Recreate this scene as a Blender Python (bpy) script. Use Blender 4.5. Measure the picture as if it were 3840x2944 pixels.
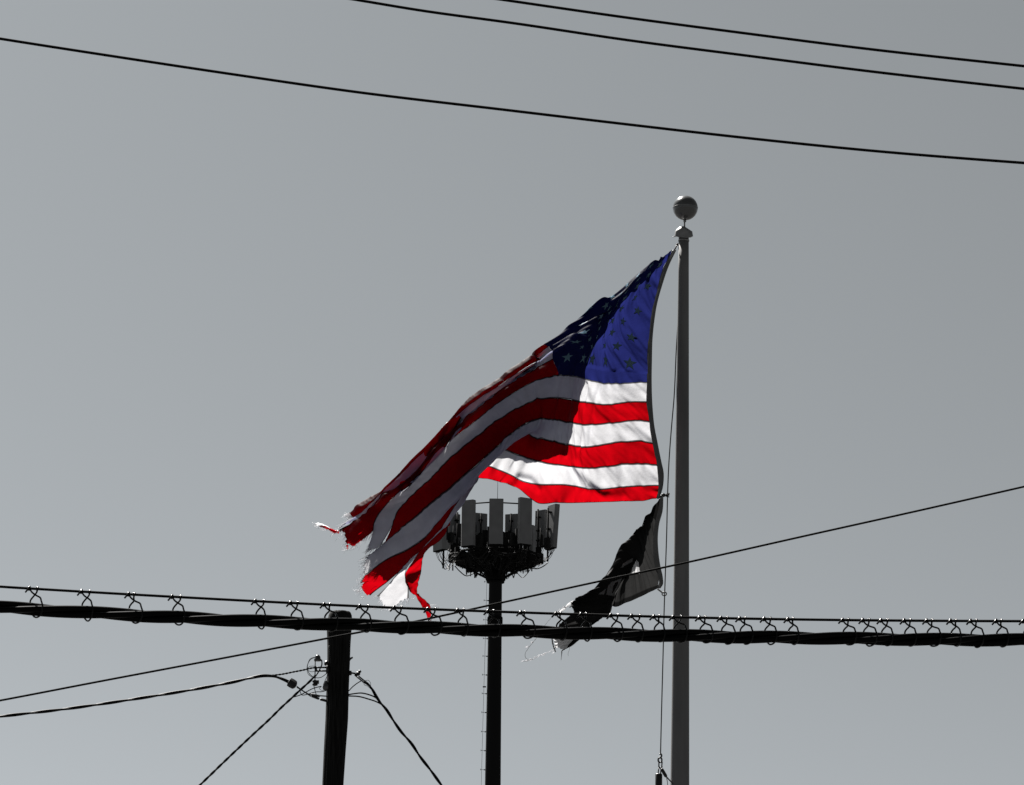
import bpy, math, random
import numpy as np

# ------------------------------------------------------------------ reset
for o in list(bpy.data.objects):
    bpy.data.objects.remove(o, do_unlink=True)
scene = bpy.context.scene
COL = scene.collection
random.seed(7)

# ------------------------------------------------------------------ camera
LENS, SENSOR, W0, H0 = 150.0, 36.0, 3840.0, 2944.0
FPX = W0 * LENS / SENSOR                       # focal length in photo pixels
PITCH, ROLL = math.radians(14.3), 0.0126
CAM = np.array([0.0, 0.0, 1.6])
F_ = np.array([0.0, math.cos(PITCH), math.sin(PITCH)])
U0_ = np.array([0.0, -math.sin(PITCH), math.cos(PITCH)])
R0_ = np.array([1.0, 0.0, 0.0])
R_ = R0_ * math.cos(ROLL) + U0_ * math.sin(ROLL)
U_ = U0_ * math.cos(ROLL) - R0_ * math.sin(ROLL)
cam_data = bpy.data.cameras.new("camera")
cam_data.lens = LENS
cam_data.sensor_width = SENSOR
cam_data.sensor_fit = 'HORIZONTAL'
cam_data.clip_start = 0.5
cam_data.clip_end = 8000.0
cam = bpy.data.objects.new("camera", cam_data)
COL.objects.link(cam)
from mathutils import Matrix, Vector
cam.matrix_world = Matrix(((R_[0], U_[0], -F_[0], CAM[0]),
                           (R_[1], U_[1], -F_[1], CAM[1]),
                           (R_[2], U_[2], -F_[2], CAM[2]),
                           (0, 0, 0, 1)))
scene.camera = cam

# ------------------------------------------------------------------ sky, sun, exposure
SUN_EL, SUN_LEFT = math.radians(54.0), math.radians(32.0)   # high, beyond the flag and to the left
SKY_STRENGTH = 0.05
world = bpy.data.worlds.new("World")
scene.world = world
world.use_nodes = True
wn, wl = world.node_tree.nodes, world.node_tree.links
wn.clear()
w_out = wn.new('ShaderNodeOutputWorld')
w_bg = wn.new('ShaderNodeBackground')
w_sky = wn.new('ShaderNodeTexSky')
w_bw = wn.new('ShaderNodeRGBToBW')          # the photograph's sky is drained to a cool grey
w_tint = wn.new('ShaderNodeMix'); w_tint.data_type = 'RGBA'; w_tint.blend_type = 'MULTIPLY'; w_tint.inputs[0].default_value = 1.0
w_tint.inputs[7].default_value = (0.925, 0.99, 1.04, 1.0)
w_sky.sky_type = 'NISHITA'
w_sky.sun_disc = False
w_sky.sun_elevation = SUN_EL
w_sky.sun_rotation = -SUN_LEFT
w_sky.altitude = 0.0
w_sky.air_density = 0.20
w_sky.dust_density = 1.0
w_sky.ozone_density = 1.0
w_bg.inputs['Strength'].default_value = SKY_STRENGTH
wl.new(w_sky.outputs[0], w_bw.inputs[0])
wl.new(w_bw.outputs[0], w_tint.inputs[6])
wl.new(w_tint.outputs[2], w_bg.inputs['Color'])
wl.new(w_bg.outputs[0], w_out.inputs['Surface'])

L_ = np.array([-math.cos(SUN_EL) * math.sin(SUN_LEFT), math.cos(SUN_EL) * math.cos(SUN_LEFT), math.sin(SUN_EL)])
sun_data = bpy.data.lights.new("sun", 'SUN')
sun_data.energy = 5.0
sun_data.angle = math.radians(0.53)
sun_data.color = (1.0, 0.97, 0.93)
sun = bpy.data.objects.new("sun", sun_data)
COL.objects.link(sun)
sun.rotation_euler = Vector(L_).to_track_quat('Z', 'Y').to_euler()
sun.location = (-20, 30, 60)

scene.view_settings.view_transform = 'Standard'
scene.view_settings.look = 'None'
scene.view_settings.exposure = 1.88
scene.view_settings.gamma = 1.0
scene.view_settings.use_curve_mapping = False
scene.cycles.max_bounces = 8
scene.cycles.transmission_bounces = 6
scene.cycles.diffuse_bounces = 5

# ------------------------------------------------------------------ helpers
def ray(px, py):
    """direction through a photo pixel, forward component 1"""
    px = np.asarray(px, float); py = np.asarray(py, float)
    return (F_ + np.multiply.outer((px - W0 / 2) / FPX, R_) + np.multiply.outer((H0 / 2 - py) / FPX, U_))

def at(px, py, Y):
    """point on the vertical plane at heading distance Y seen at a photo pixel"""
    d = ray(px, py)
    t = (np.asarray(Y, float) - CAM[1]) / d[..., 1]
    return CAM + d * t[..., None]

def scale_at(Y):
    return Y / math.cos(PITCH) / FPX

def mesh(name, verts, faces, mats, parent=None, smooth=True, mat_idx=None, uv=None, attr=None):
    me = bpy.data.meshes.new(name)
    me.from_pydata([tuple(map(float, v)) for v in verts], [], [tuple(map(int, f)) for f in faces])
    if not isinstance(mats, (list, tuple)):
        mats = [mats]
    for m in mats:
        me.materials.append(m)
    if mat_idx is not None:
        me.polygons.foreach_set('material_index', mat_idx)
    if uv is not None:
        lay = me.uv_layers.new(name='UVMap')
        idx = np.empty(len(me.loops), dtype=np.int32)
        me.loops.foreach_get('vertex_index', idx)
        lay.data.foreach_set('uv', np.asarray(uv, np.float32)[idx].ravel())
    if smooth:
        me.polygons.foreach_set('use_smooth', [True] * len(me.polygons))
    me.update()
    ob = bpy.data.objects.new(name, me)
    COL.objects.link(ob)
    if parent is not None:
        ob.parent = parent
    return ob

def tag(o, label=None, cat=None, group=None, kind=None):
    if label: o['label'] = label
    if cat: o['category'] = cat
    if group: o['group'] = group
    if kind: o['kind'] = kind
    return o

def empty(name, label, cat, group=None):
    o = bpy.data.objects.new(name, None)
    o.empty_display_size = 0.2
    COL.objects.link(o)
    return tag(o, label, cat, group)

class MB:
    """collects simple solids into one mesh"""
    def __init__(self):
        self.v, self.f = [], []
    def add(self, verts, faces):
        b = len(self.v)
        self.v.extend([tuple(p) for p in verts])
        self.f.extend([tuple(i + b for i in f) for f in faces])
    def tube(self, pts, r, sides=8, cap=True, closed=False):
        pts = np.asarray(pts, float)
        n = len(pts)
        rr = np.broadcast_to(np.asarray(r, float), (n,))
        tan = np.gradient(pts, axis=0)
        if closed:
            tan = np.roll(pts, -1, 0) - np.roll(pts, 1, 0)
        tan /= np.linalg.norm(tan, axis=1)[:, None] + 1e-12
        ref = np.array([0, 0, 1.0]) if abs(tan[0][2]) < 0.9 else np.array([1.0, 0, 0])
        nrm = np.cross(tan[0], ref); nrm /= np.linalg.norm(nrm)
        vs = []
        ang = np.arange(sides) * 2 * math.pi / sides
        for i in range(n):
            nrm = nrm - tan[i] * nrm.dot(tan[i]); nrm /= np.linalg.norm(nrm) + 1e-12
            bi = np.cross(tan[i], nrm)
            vs.append(pts[i] + rr[i] * (np.outer(np.cos(ang), nrm) + np.outer(np.sin(ang), bi)))
        vs = np.concatenate(vs)
        fs = []
        for i in range(n if closed else n - 1):
            a, b = i * sides, ((i + 1) % n) * sides
            for k in range(sides):
                k2 = (k + 1) % sides
                fs.append((a + k, a + k2, b + k2, b + k))
        if cap and not closed:
            fs.append(tuple(range(sides))[::-1])
            fs.append(tuple((n - 1) * sides + k for k in range(sides)))
        self.add(vs, fs)
        return self
    def box(self, c, ax, ay, az, bev=0.0):
        """box with half axes ax, ay, az (vectors); bev chamfers the edges along az"""
        c, ax, ay, az = (np.asarray(q, float) for q in (c, ax, ay, az))
        if bev <= 0:
            prof = [(-1, -1), (1, -1), (1, 1), (-1, 1)]
        else:
            la, lb = np.linalg.norm(ax), np.linalg.norm(ay)
            a, b = 1 - bev / la, 1 - bev / lb
            prof = [(-a, -1), (a, -1), (1, -b), (1, b), (a, 1), (-a, 1), (-1, b), (-1, -b)]
        n = len(prof)
        vs = [c + p * ax + q * ay - az for p, q in prof] + [c + p * ax + q * ay + az for p, q in prof]
        fs = [tuple(range(n))[::-1], tuple(range(n, 2 * n))] + [(i, (i + 1) % n, n + (i + 1) % n, n + i) for i in range(n)]
        self.add(vs, fs)
        return self
    def lathe(self, base, prof, sides=32, axis=(0, 0, 1)):
        """prof: list of (radius, height) from bottom to top"""
        base = np.asarray(base, float); az = np.asarray(axis, float); az /= np.linalg.norm(az)
        ref = np.array([1.0, 0, 0]) if abs(az[0]) < 0.9 else np.array([0, 1.0, 0])
        ax = np.cross(ref, az); ax /= np.linalg.norm(ax); ay = np.cross(az, ax)
        vs, fs = [], []
        for r, h in prof:
            for k in range(sides):
                t = 2 * math.pi * k / sides
                vs.append(base + az * h + r * (ax * math.cos(t) + ay * math.sin(t)))
        for i in range(len(prof) - 1):
            for k in range(sides):
                k2 = (k + 1) % sides
                fs.append((i * sides + k, i * sides + k2, (i + 1) * sides + k2, (i + 1) * sides + k))
        fs.append(tuple(range(sides))[::-1])
        fs.append(tuple((len(prof) - 1) * sides + k for k in range(sides)))
        self.add(vs, fs)
        return self
    def build(self, name, mat, parent=None, smooth=True):
        return mesh(name, self.v, self.f, mat, parent, smooth)

def flat_edges(o, ang=35):
    """keep hard edges on boxes while round surfaces stay smooth"""
    me = o.data
    me.set_sharp_from_angle(angle=math.radians(ang))
    return o

def hermite(xk, P, x):
    """non-uniform cubic through knots xk (n) with values P (n,...) at x (m)"""
    xk = np.asarray(xk, float); P = np.asarray(P, float); x = np.asarray(x, float)
    n = len(xk)
    h = np.diff(xk)
    sl = np.diff(P, axis=0) / h.reshape((-1,) + (1,) * (P.ndim - 1))
    m = np.zeros_like(P)
    m[0], m[-1] = sl[0], sl[-1]
    for i in range(1, n - 1):
        m[i] = (sl[i - 1] * h[i] + sl[i] * h[i - 1]) / (h[i] + h[i - 1])
    i = np.clip(np.searchsorted(xk, x, side='right') - 1, 0, n - 2)
    t = (x - xk[i]) / h[i]
    sh = (-1,) + (1,) * (P.ndim - 1)
    t_, hh = t.reshape(sh), h[i].reshape(sh)
    return ((2 * t_**3 - 3 * t_**2 + 1) * P[i] + (t_**3 - 2 * t_**2 + t_) * hh * m[i]
            + (-2 * t_**3 + 3 * t_**2) * P[i + 1] + (t_**3 - t_**2) * hh * m[i + 1])

def spline(pts, n):
    pts = np.asarray(pts, float)
    s = np.concatenate([[0], np.cumsum(np.linalg.norm(np.diff(pts, axis=0), axis=1))])
    return hermite(s, pts, np.linspace(0, s[-1], n))

_rng = np.random.RandomState(11)
_LAT = _rng.rand(256, 256)
def noise2(x, y, seed=0):
    x = np.asarray(x, float) + seed * 17.3; y = np.asarray(y, float) + seed * 9.1
    xi, yi = np.floor(x).astype(int), np.floor(y).astype(int)
    fx, fy = x - xi, y - yi
    fx, fy = fx * fx * (3 - 2 * fx), fy * fy * (3 - 2 * fy)
    a = _LAT[xi % 256, yi % 256]; b = _LAT[(xi + 1) % 256, yi % 256]
    c = _LAT[xi % 256, (yi + 1) % 256]; d = _LAT[(xi + 1) % 256, (yi + 1) % 256]
    return (a * (1 - fx) + b * fx) * (1 - fy) + (c * (1 - fx) + d * fx) * fy - 0.5

# ------------------------------------------------------------------ materials
def new_mat(name):
    m = bpy.data.materials.new(name)
    m.use_nodes = True
    m.node_tree.nodes.clear()
    return m, m.node_tree.nodes, m.node_tree.links

def solid_mat(name, col, rough=0.6, metal=0.0, spec=0.5, vary=0.25, scale=40.0, bump=0.0, stretch=(1, 1, 1)):
    """Principled surface with uneven colour and a little relief"""
    m, n, l = new_mat(name)
    out = n.new('ShaderNodeOutputMaterial'); b = n.new('ShaderNodeBsdfPrincipled')
    tc = n.new('ShaderNodeTexCoord'); mp = n.new('ShaderNodeMapping'); nz = n.new('ShaderNodeTexNoise'); rp = n.new('ShaderNodeValToRGB')
    mp.inputs['Scale'].default_value = stretch
    nz.inputs['Scale'].default_value = scale
    nz.inputs['Detail'].default_value = 5
    rp.color_ramp.elements[0].position = 0.3
    rp.color_ramp.elements[1].position = 0.7
    rp.color_ramp.elements[0].color = tuple(c * (1 - vary) for c in col) + (1,)
    rp.color_ramp.elements[1].color = tuple(c * (1 + vary) for c in col) + (1,)
    l.new(tc.outputs['Object'], mp.inputs[0]); l.new(mp.outputs[0], nz.inputs['Vector'])
    l.new(nz.outputs[0], rp.inputs[0]); l.new(rp.outputs[0], b.inputs['Base Color'])
    b.inputs['Roughness'].default_value = rough
    b.inputs['Metallic'].default_value = metal
    b.inputs['Specular IOR Level'].default_value = spec
    if bump > 0:
        bp = n.new('ShaderNodeBump'); bp.inputs['Strength'].default_value = 0.6; bp.inputs['Distance'].default_value = bump
        l.new(nz.outputs[0], bp.inputs['Height']); l.new(bp.outputs[0], b.inputs['Normal'])
    l.new(b.outputs[0], out.inputs[0])
    return m

def cloth_mat(name, refl, trans, fac=0.6, seam=0.25, weave=900.0, sheen=0.05):
    """thin nylon: light passes through it; hemmed edges (UV y near 0 or 1) are several layers thick and pass less"""
    m, n, l = new_mat(name)
    out = n.new('ShaderNodeOutputMaterial')
    df = n.new('ShaderNodeBsdfDiffuse'); tr = n.new('ShaderNodeBsdfTranslucent'); mix = n.new('ShaderNodeMixShader')
    uv = n.new('ShaderNodeUVMap'); uv.uv_map = 'UVMap'
    sep = n.new('ShaderNodeSeparateXYZ'); l.new(uv.outputs[0], sep.inputs[0])
    a = n.new('ShaderNodeMath'); a.operation = 'SUBTRACT'; a.inputs[1].default_value = 0.5; l.new(sep.outputs['Y'], a.inputs[0])
    b = n.new('ShaderNodeMath'); b.operation = 'ABSOLUTE'; l.new(a.outputs[0], b.inputs[0])
    rp = n.new('ShaderNodeValToRGB')
    e = rp.color_ramp.elements
    e[0].position = 0.450; e[0].color = (1, 1, 1, 1)
    e[1].position = 0.460; e[1].color = (seam, seam, seam, 1)
    l.new(b.outputs[0], rp.inputs[0])
    tc = n.new('ShaderNodeTexCoord')
    nz = n.new('ShaderNodeTexNoise'); nz.inputs['Scale'].default_value = 9.0; nz.inputs['Detail'].default_value = 6
    l.new(tc.outputs['Object'], nz.inputs['Vector'])
    mr = n.new('ShaderNodeMapRange'); mr.inputs['From Min'].default_value = 0.3; mr.inputs['From Max'].default_value = 0.7
    mr.inputs['To Min'].default_value = 0.86; mr.inputs['To Max'].default_value = 1.06
    l.new(nz.outputs[0], mr.inputs['Value'])
    def mul(col, x):
        g = n.new('ShaderNodeMix'); g.data_type = 'RGBA'; g.blend_type = 'MULTIPLY'; g.inputs[0].default_value = 1.0
        if isinstance(col, tuple): g.inputs[6].default_value = col + (1,)
        else: l.new(col, g.inputs[6])
        l.new(x, g.inputs[7]); return g.outputs[2]
    tcol = mul(mul(trans, rp.outputs[0]), mr.outputs[0])
    rcol = mul(mul(refl, rp.outputs[0]), mr.outputs[0])
    nz2 = n.new('ShaderNodeTexNoise'); nz2.inputs['Scale'].default_value = 60.0; nz2.inputs['Detail'].default_value = 4
    l.new(tc.outputs['Object'], nz2.inputs['Vector'])
    bp = n.new('ShaderNodeBump'); bp.inputs['Strength'].default_value = 0.35; bp.inputs['Distance'].default_value = 0.004
    l.new(nz2.outputs[0], bp.inputs['Height'])
    l.new(bp.outputs[0], df.inputs['Normal']); l.new(bp.outputs[0], tr.inputs['Normal'])
    l.new(rcol, df.inputs['Color']); l.new(tcol, tr.inputs['Color'])
    mix.inputs[0].default_value = fac
    l.new(df.outputs[0], mix.inputs[1]); l.new(tr.outputs[0], mix.inputs[2])
    gl = n.new('ShaderNodeBsdfGlossy'); gl.inputs['Roughness'].default_value = 0.45; gl.inputs['Color'].default_value = (0.8, 0.8, 0.8, 1)
    l.new(bp.outputs[0], gl.inputs['Normal'])
    fr = n.new('ShaderNodeFresnel'); fr.inputs['IOR'].default_value = 1.25
    fm = n.new('ShaderNodeMath'); fm.operation = 'MULTIPLY'; fm.inputs[1].default_value = sheen; l.new(fr.outputs[0], fm.inputs[0])
    mix2 = n.new('ShaderNodeMixShader'); l.new(fm.outputs[0], mix2.inputs[0])
    l.new(mix.outputs[0], mix2.inputs[1]); l.new(gl.outputs[0], mix2.inputs[2])
    l.new(mix2.outputs[0], out.inputs[0])
    return m

M = {}
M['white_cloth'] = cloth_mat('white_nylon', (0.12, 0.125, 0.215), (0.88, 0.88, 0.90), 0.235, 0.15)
M['red_cloth'] = cloth_mat('red_nylon', (0.006, 0.001, 0.002), (0.64, 0.001, 0.006), 0.235, 0.08)
M['blue_cloth'] = cloth_mat('blue_nylon', (0.0012, 0.0016, 0.010), (0.020, 0.026, 0.16), 0.235, 0.12, sheen=0.03)
M['star'] = cloth_mat('star_thread', (0.10, 0.17, 0.23), (0.01, 0.02, 0.04), 0.25, 1.0)
M['header'] = cloth_mat('canvas_header', (0.14, 0.14, 0.14), (0.03, 0.03, 0.03), 0.25, 1.0)
M['black_cloth'] = cloth_mat('black_nylon', (0.003, 0.003, 0.003), (0.0165, 0.0165, 0.0165), 0.6, 0.3)
M['print'] = cloth_mat('white_print_and_sunlit_cloth', (0.30, 0.30, 0.30), (0.5, 0.5, 0.51), 0.5, 1.0)  # emblem print; also paints sunlit cloth on the fly tip and shreds
M['letter'] = cloth_mat('grey_lettering', (0.11, 0.11, 0.11), (0.05, 0.05, 0.05), 0.3, 1.0)
M['thread'] = cloth_mat('loose_thread', (0.60, 0.60, 0.62), (0.70, 0.70, 0.72), 0.5, 1.0)
M['black_thread'] = solid_mat('black_thread', (0.02, 0.02, 0.02), 0.7)
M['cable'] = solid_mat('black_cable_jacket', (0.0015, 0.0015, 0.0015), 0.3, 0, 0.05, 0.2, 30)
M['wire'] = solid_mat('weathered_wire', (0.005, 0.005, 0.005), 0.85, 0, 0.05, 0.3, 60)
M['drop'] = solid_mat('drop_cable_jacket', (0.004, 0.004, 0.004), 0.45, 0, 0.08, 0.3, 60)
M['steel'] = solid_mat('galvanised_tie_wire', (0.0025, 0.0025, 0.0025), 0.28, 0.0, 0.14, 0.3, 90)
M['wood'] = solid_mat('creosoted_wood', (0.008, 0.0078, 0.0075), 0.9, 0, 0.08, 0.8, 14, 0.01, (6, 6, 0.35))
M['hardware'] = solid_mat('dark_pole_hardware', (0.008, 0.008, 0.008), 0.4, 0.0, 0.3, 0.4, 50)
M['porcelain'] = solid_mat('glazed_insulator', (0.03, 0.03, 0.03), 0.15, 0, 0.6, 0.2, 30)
M['pole'] = solid_mat('brushed_aluminium_pole', (0.115, 0.115, 0.115), 0.7, 0.0, 0.2, 0.18, 8, 0, (1, 1, 0.15))
M['ball'] = solid_mat('polished_aluminium_ball', (0.06, 0.06, 0.06), 0.22, 0.1, 0.6, 0.1, 8)
M['cap'] = solid_mat('cast_aluminium_cap', (0.16, 0.16, 0.16), 0.5, 0.2, 0.5, 0.2, 20)
M['rope'] = solid_mat('halyard_rope', (0.03, 0.03, 0.03), 0.8, 0, 0.2, 0.4, 120)
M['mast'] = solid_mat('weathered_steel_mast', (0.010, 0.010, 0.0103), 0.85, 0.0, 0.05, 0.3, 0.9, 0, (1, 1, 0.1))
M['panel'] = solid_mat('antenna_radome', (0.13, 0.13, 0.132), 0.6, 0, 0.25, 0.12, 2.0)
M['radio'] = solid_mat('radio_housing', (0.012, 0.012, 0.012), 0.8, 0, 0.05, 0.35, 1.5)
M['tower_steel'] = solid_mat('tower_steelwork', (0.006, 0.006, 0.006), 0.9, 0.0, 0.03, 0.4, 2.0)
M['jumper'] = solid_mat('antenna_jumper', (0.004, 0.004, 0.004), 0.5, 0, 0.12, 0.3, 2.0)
M['ground'] = solid_mat('asphalt_ground', (0.04, 0.04, 0.04), 0.9, 0, 0.2, 0.35, 1.5, 0.01)

# ------------------------------------------------------------------ ground
g = MB()
N = 24
gv = [(x, y, 0.0) for y in np.linspace(-800, 5000, N) for x in np.linspace(-3000, 3000, N)]
gf = [(j * N + i, j * N + i + 1, (j + 1) * N + i + 1, (j + 1) * N + i) for j in range(N - 1) for i in range(N - 1)]
tag(mesh('ground', gv, gf, M['ground'], None, False), kind='structure')

# ------------------------------------------------------------------ cell tower (far)
YT = 185.0
ST = scale_at(YT)
T0 = at(1860, 2050, YT)
def tp(dx, dy, dz=0.0):
    """tower frame in photo pixels: dx right, dy down, dz away"""
    return T0 + np.array([dx * ST, dz * ST, -dy * ST / math.cos(PITCH)])
def tpo(theta, R, dy):
    return tp(R * math.sin(theta), dy, -R * math.cos(theta))
tower = empty('cell_tower', 'dark cell tower with rings of panel antennas behind the flags', 'tower')
tower.location = (0, 0, 0)
base_dy = (T0[2]) / ST * math.cos(PITCH)
mb = MB()
top = tp(0, -30)
hts = np.linspace(0, top[2], 30)
prof = []
for h in hts:
    dy = (T0[2] - h) / ST * math.cos(PITCH)
    prof.append(((24.0 + max(0, dy - 120) * 0.0068) * ST, h))
mb.lathe((top[0], top[1], 0), prof, 40)
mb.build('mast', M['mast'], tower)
mb = MB()
for dy0, dy1, r in ((95, 125, 37), (128, 133, 33), (258, 285, 28.5)):
    mb = MB()
    b = tp(0, dy1); h = (tp(0, dy0) - b)[2]
    mb.lathe(b, [(r * ST * .96, 0), (r * ST, h * .1), (r * ST, h * .9), (r * ST * .96, h)], 32)
    flat_edges(mb.build('collar', M['tower_steel'], tower))
rod = MB().tube([tp(3, -30), tp(3, -140), tp(3.5, -247)], [1.6 * ST, 1.2 * ST, 0.8 * ST], 6)
rod.build('lightning_rod', M['tower_steel'], tower)
# climbing steps and safety cable on the left of the mast
for k, y in enumerate([2180, 2248, 2319, 2387, 2451, 2519, 2587, 2655, 2724.5, 2792.5, 2861, 2930, 2998]):
    dy = y - 2050
    r = 24.0 + max(0, dy - 120) * 0.0068
    a = tp(-r + 2, dy, 2); bq = tp(-r - 17, dy - 1, 2)
    s = MB().tube([a, bq], 0.75 * ST, 6)
    s.tube([tp(-r - 17, dy - 4, 2), tp(-r - 17, dy + 2, 2)], 1.0 * ST, 6)
    s.tube([tp(-r + 1, dy, 2), tp(-r - 5, dy, 2)], 2.2 * ST, 6)
    s.build('climbing_step', M['tower_steel'], tower)
MB().tube([tp(-32, 120, 2), tp(-35, 350, 2), tp(-39, 600, 2), tp(-44, 1000, 2), tp(-48, 1400, 2)], 0.6 * ST, 5).build('safety_cable', M['tower_steel'], tower)
s = MB().box(tp(-36, 512, 2), np.array([6, 0, 0]) * ST, np.array([0, 3, 0]) * ST, np.array([0, 0, 2]) * ST)
s.build('cable_guide', M['tower_steel'], tower)
# platform: rings, arms, braces
def ring(R, dy, r, name, n=12, rot=0.0):
    pts = [tpo(2 * math.pi * (i + rot) / n, R, dy) for i in range(n)]
    m = MB()
    for i in range(n):
        m.tube([pts[i], pts[(i + 1) % n]], r * ST, 8)
    return m.build(name, M['tower_steel'], tower)
ring(178, 42, 4.5, 'platform_ring', 12, .5)
ring(150, 60, 5, 'platform_ring', 12, .5)
for a0, a1 in ((-31, 0), (0, 31.5)):
    MB().tube([tpo(math.radians(a0), 178, -124), tpo(math.radians(a1), 178, -126)], 2.6 * ST, 8).build('guard_rail', M['tower_steel'], tower)
ring(90, 62, 4, 'platform_ring', 12, .5)
for i in range(12):
    th = 2 * math.pi * (i + .5) / 12
    m = MB()
    m.tube([tpo(th, 20, 58), tpo(th, 182, 46)], 5 * ST, 6)
    m.build('platform_arm', M['tower_steel'], tower)
for i in range(6):
    th = 2 * math.pi * (i + .25) / 6
    MB().tube([tpo(th, 28, 118), tpo(th, 130, 64)], 4.2 * ST, 6).build('brace', M['tower_steel'], tower)
pl = MB().lathe(tp(0, 62), [(60 * ST, 0), (160 * ST, 5 * ST), (168 * ST, 12 * ST), (168 * ST, 16 * ST), (60 * ST, 17 * ST)], 12)
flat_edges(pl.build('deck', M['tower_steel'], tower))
# grating: many thin bars
m = MB()
for i in range(26):
    x = -160 + i * 12.8
    half = math.sqrt(max(0, 172 ** 2 - x * x))
    m.box(tp(x, 50, 0), np.array([1.4, 0, 0]) * ST, np.array([0, half, 0]) * ST, np.array([0, 0, 2.2]) * ST)
m.build('grating', M['tower_steel'], tower, False)
rnd = random.Random(5)
ANT = [  # angle from the camera-facing side, radius, top dy, bottom dy, half width, half depth, lean
    (-31, 198, -171, -5, 26, 11, 0), (0, 198, -178, -13, 26, 11, 0), (31.5, 202, -182, -14, 26, 11, 0),
    (-52, 264, -150, 12, 30, 11, 0.03), (122, 248, -154, 8, 28, 11, 0.07), (140, 262, -132, 4, 26, 10, .03),
    (-128, 205, -118, 20, 32, 10, 0), (-160, 190, -118, 20, 30, 10, 0), (162, 195, -116, 20, 28, 10, 0), (64, 150, -80, 30, 15, 8, 0)]
for k, (deg, R, d0, d1, hw, hd, lean) in enumerate(ANT):
    th = math.radians(deg)
    lift = R * math.cos(th) * .235          # nearer panels are seen higher from below
    d0, d1 = d0 + lift, d1 + lift
    out = np.array([math.sin(th), -math.cos(th), 0.0])
    side = np.array([math.cos(th), math.sin(th), 0.0])
    zc = (tpo(th, R, d0) - tpo(th, R, d1))[2] / 2
    up = np.array([0, 0, 1.0]) + lean * out
    c = (tpo(th, R, d0) + tpo(th, R, d1)) / 2
    m = MB().box(c, side * hw * ST, out * hd * ST, up * zc, 3.5 * ST)
    pn = flat_edges(m.build('antenna_panel', M['panel'], tower))
    cp = MB().box(c - up * (zc + 1.5 * ST), side * (hw - 1.5) * ST, out * (hd - 1.5) * ST, np.array([0, 0, 1.4]) * ST)
    for q in range(5):
        p0 = c - up * (zc + 2.5 * ST) + side * (-hw * .7 + q * hw * .35) * ST
        cp.tube([p0, p0 - up * 6 * ST], 1.6 * ST, 6)
    cp.build('connector_plate', M['tower_steel'], pn, False)
    # mounting pipe and clamps behind
    Rp = R - hd - 9
    MB().tube([tpo(th, Rp, d0 + rnd.uniform(-8, 14)), tpo(th, Rp, d1 + rnd.uniform(38, 70))], 3.6 * ST, 8).build('mount_pipe', M['mast'], tower)
    for dy in (d0 + 28, (d0 + d1) / 2 + 10, d1 - 22):
        MB().box(tpo(th, R - hd - 4, dy), side * 7 * ST, out * 8 * ST, np.array([0, 0, 2.2]) * ST).build('clamp', M['tower_steel'], tower, False)
    # remote radios behind the panel
    for q in range(2):
        off = (-1 if q else 1) * rnd.uniform(16, 30)
        dy = rnd.uniform(-70, 6) if q else rnd.uniform(-40, 20)
        cc = tpo(th, R - 34 - 8 * q, dy) + side * off * ST
        rb = MB().box(cc, side * rnd.uniform(9, 14) * ST, out * 8 * ST, np.array([0, 0, rnd.uniform(17, 28)]) * ST, 2 * ST)
        for z in range(6):
            rb.box(cc + out * 9 * ST + np.array([0, 0, (-15 + z * 6) * ST * .9]), side * 8 * ST, out * 1.5 * ST, np.array([0, 0, .8 * ST]))
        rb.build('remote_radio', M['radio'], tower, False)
    # jumper cables
    jm = MB()
    for q in range(6):
        p0 = tpo(th, R, d1 + 6) + side * (-hw * .7 + q * hw * .28) * ST
        p1 = tpo(th + rnd.uniform(-.1, .1), R - 20 - rnd.uniform(0, 30), d1 + rnd.uniform(30, 62)) + side * rnd.uniform(-14, 14) * ST
        p2 = tpo(th + rnd.uniform(-.2, .2), R - 60 - rnd.uniform(0, 50), 40 + rnd.uniform(-20, 10))
        pm = (p0 + p1) / 2 + np.array([0, 0, -10 * ST])
        sag = (p1 + p2) / 2 + np.array([0, 0, -rnd.uniform(4, 30) * ST])
        jm.tube(spline([p0, pm, p1, sag, p2], 18), rnd.uniform(.8, 1.3) * ST, 5)
    jm.build('jumper_cables', M['jumper'], tower)
# loops of coax and hanging hardware below the platform
for i in range(60):
    th = rnd.uniform(0, 2 * math.pi); R = rnd.uniform(60, 205)
    th2 = th + rnd.choice((-1, 1)) * rnd.uniform(.15, .6)
    R2 = max(40, min(205, R + rnd.uniform(-70, 40)))
    dmax = 40 + (205 - max(R, R2)) * .28 + rnd.uniform(18, 40)
    p0, p2 = tpo(th, R, 48), tpo(th2, R2, 52)
    pm = (p0 + p2) / 2; pm[2] = tp(0, dmax)[2]
    MB().tube(spline([p0, p0 * .55 + pm * .45 + np.array([0, 0, -4 * ST]), pm, p2 * .55 + pm * .45 + np.array([0, 0, -4 * ST]), p2], 16),
              rnd.uniform(1.0, 2.2) * ST, 6).build('coax_loop', M['jumper'], tower)
for i in range(26):
    th = rnd.uniform(0, 2 * math.pi); R = rnd.uniform(70, 200)
    dy0 = rnd.uniform(-90, 10); dy1 = 55 + (205 - R) * .28 + rnd.uniform(0, 22)
    MB().tube([tpo(th, R, dy0), tpo(th, R, dy1)], rnd.uniform(2.0, 3.2) * ST, 6).build('stub_pipe', M['mast'], tower)
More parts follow.
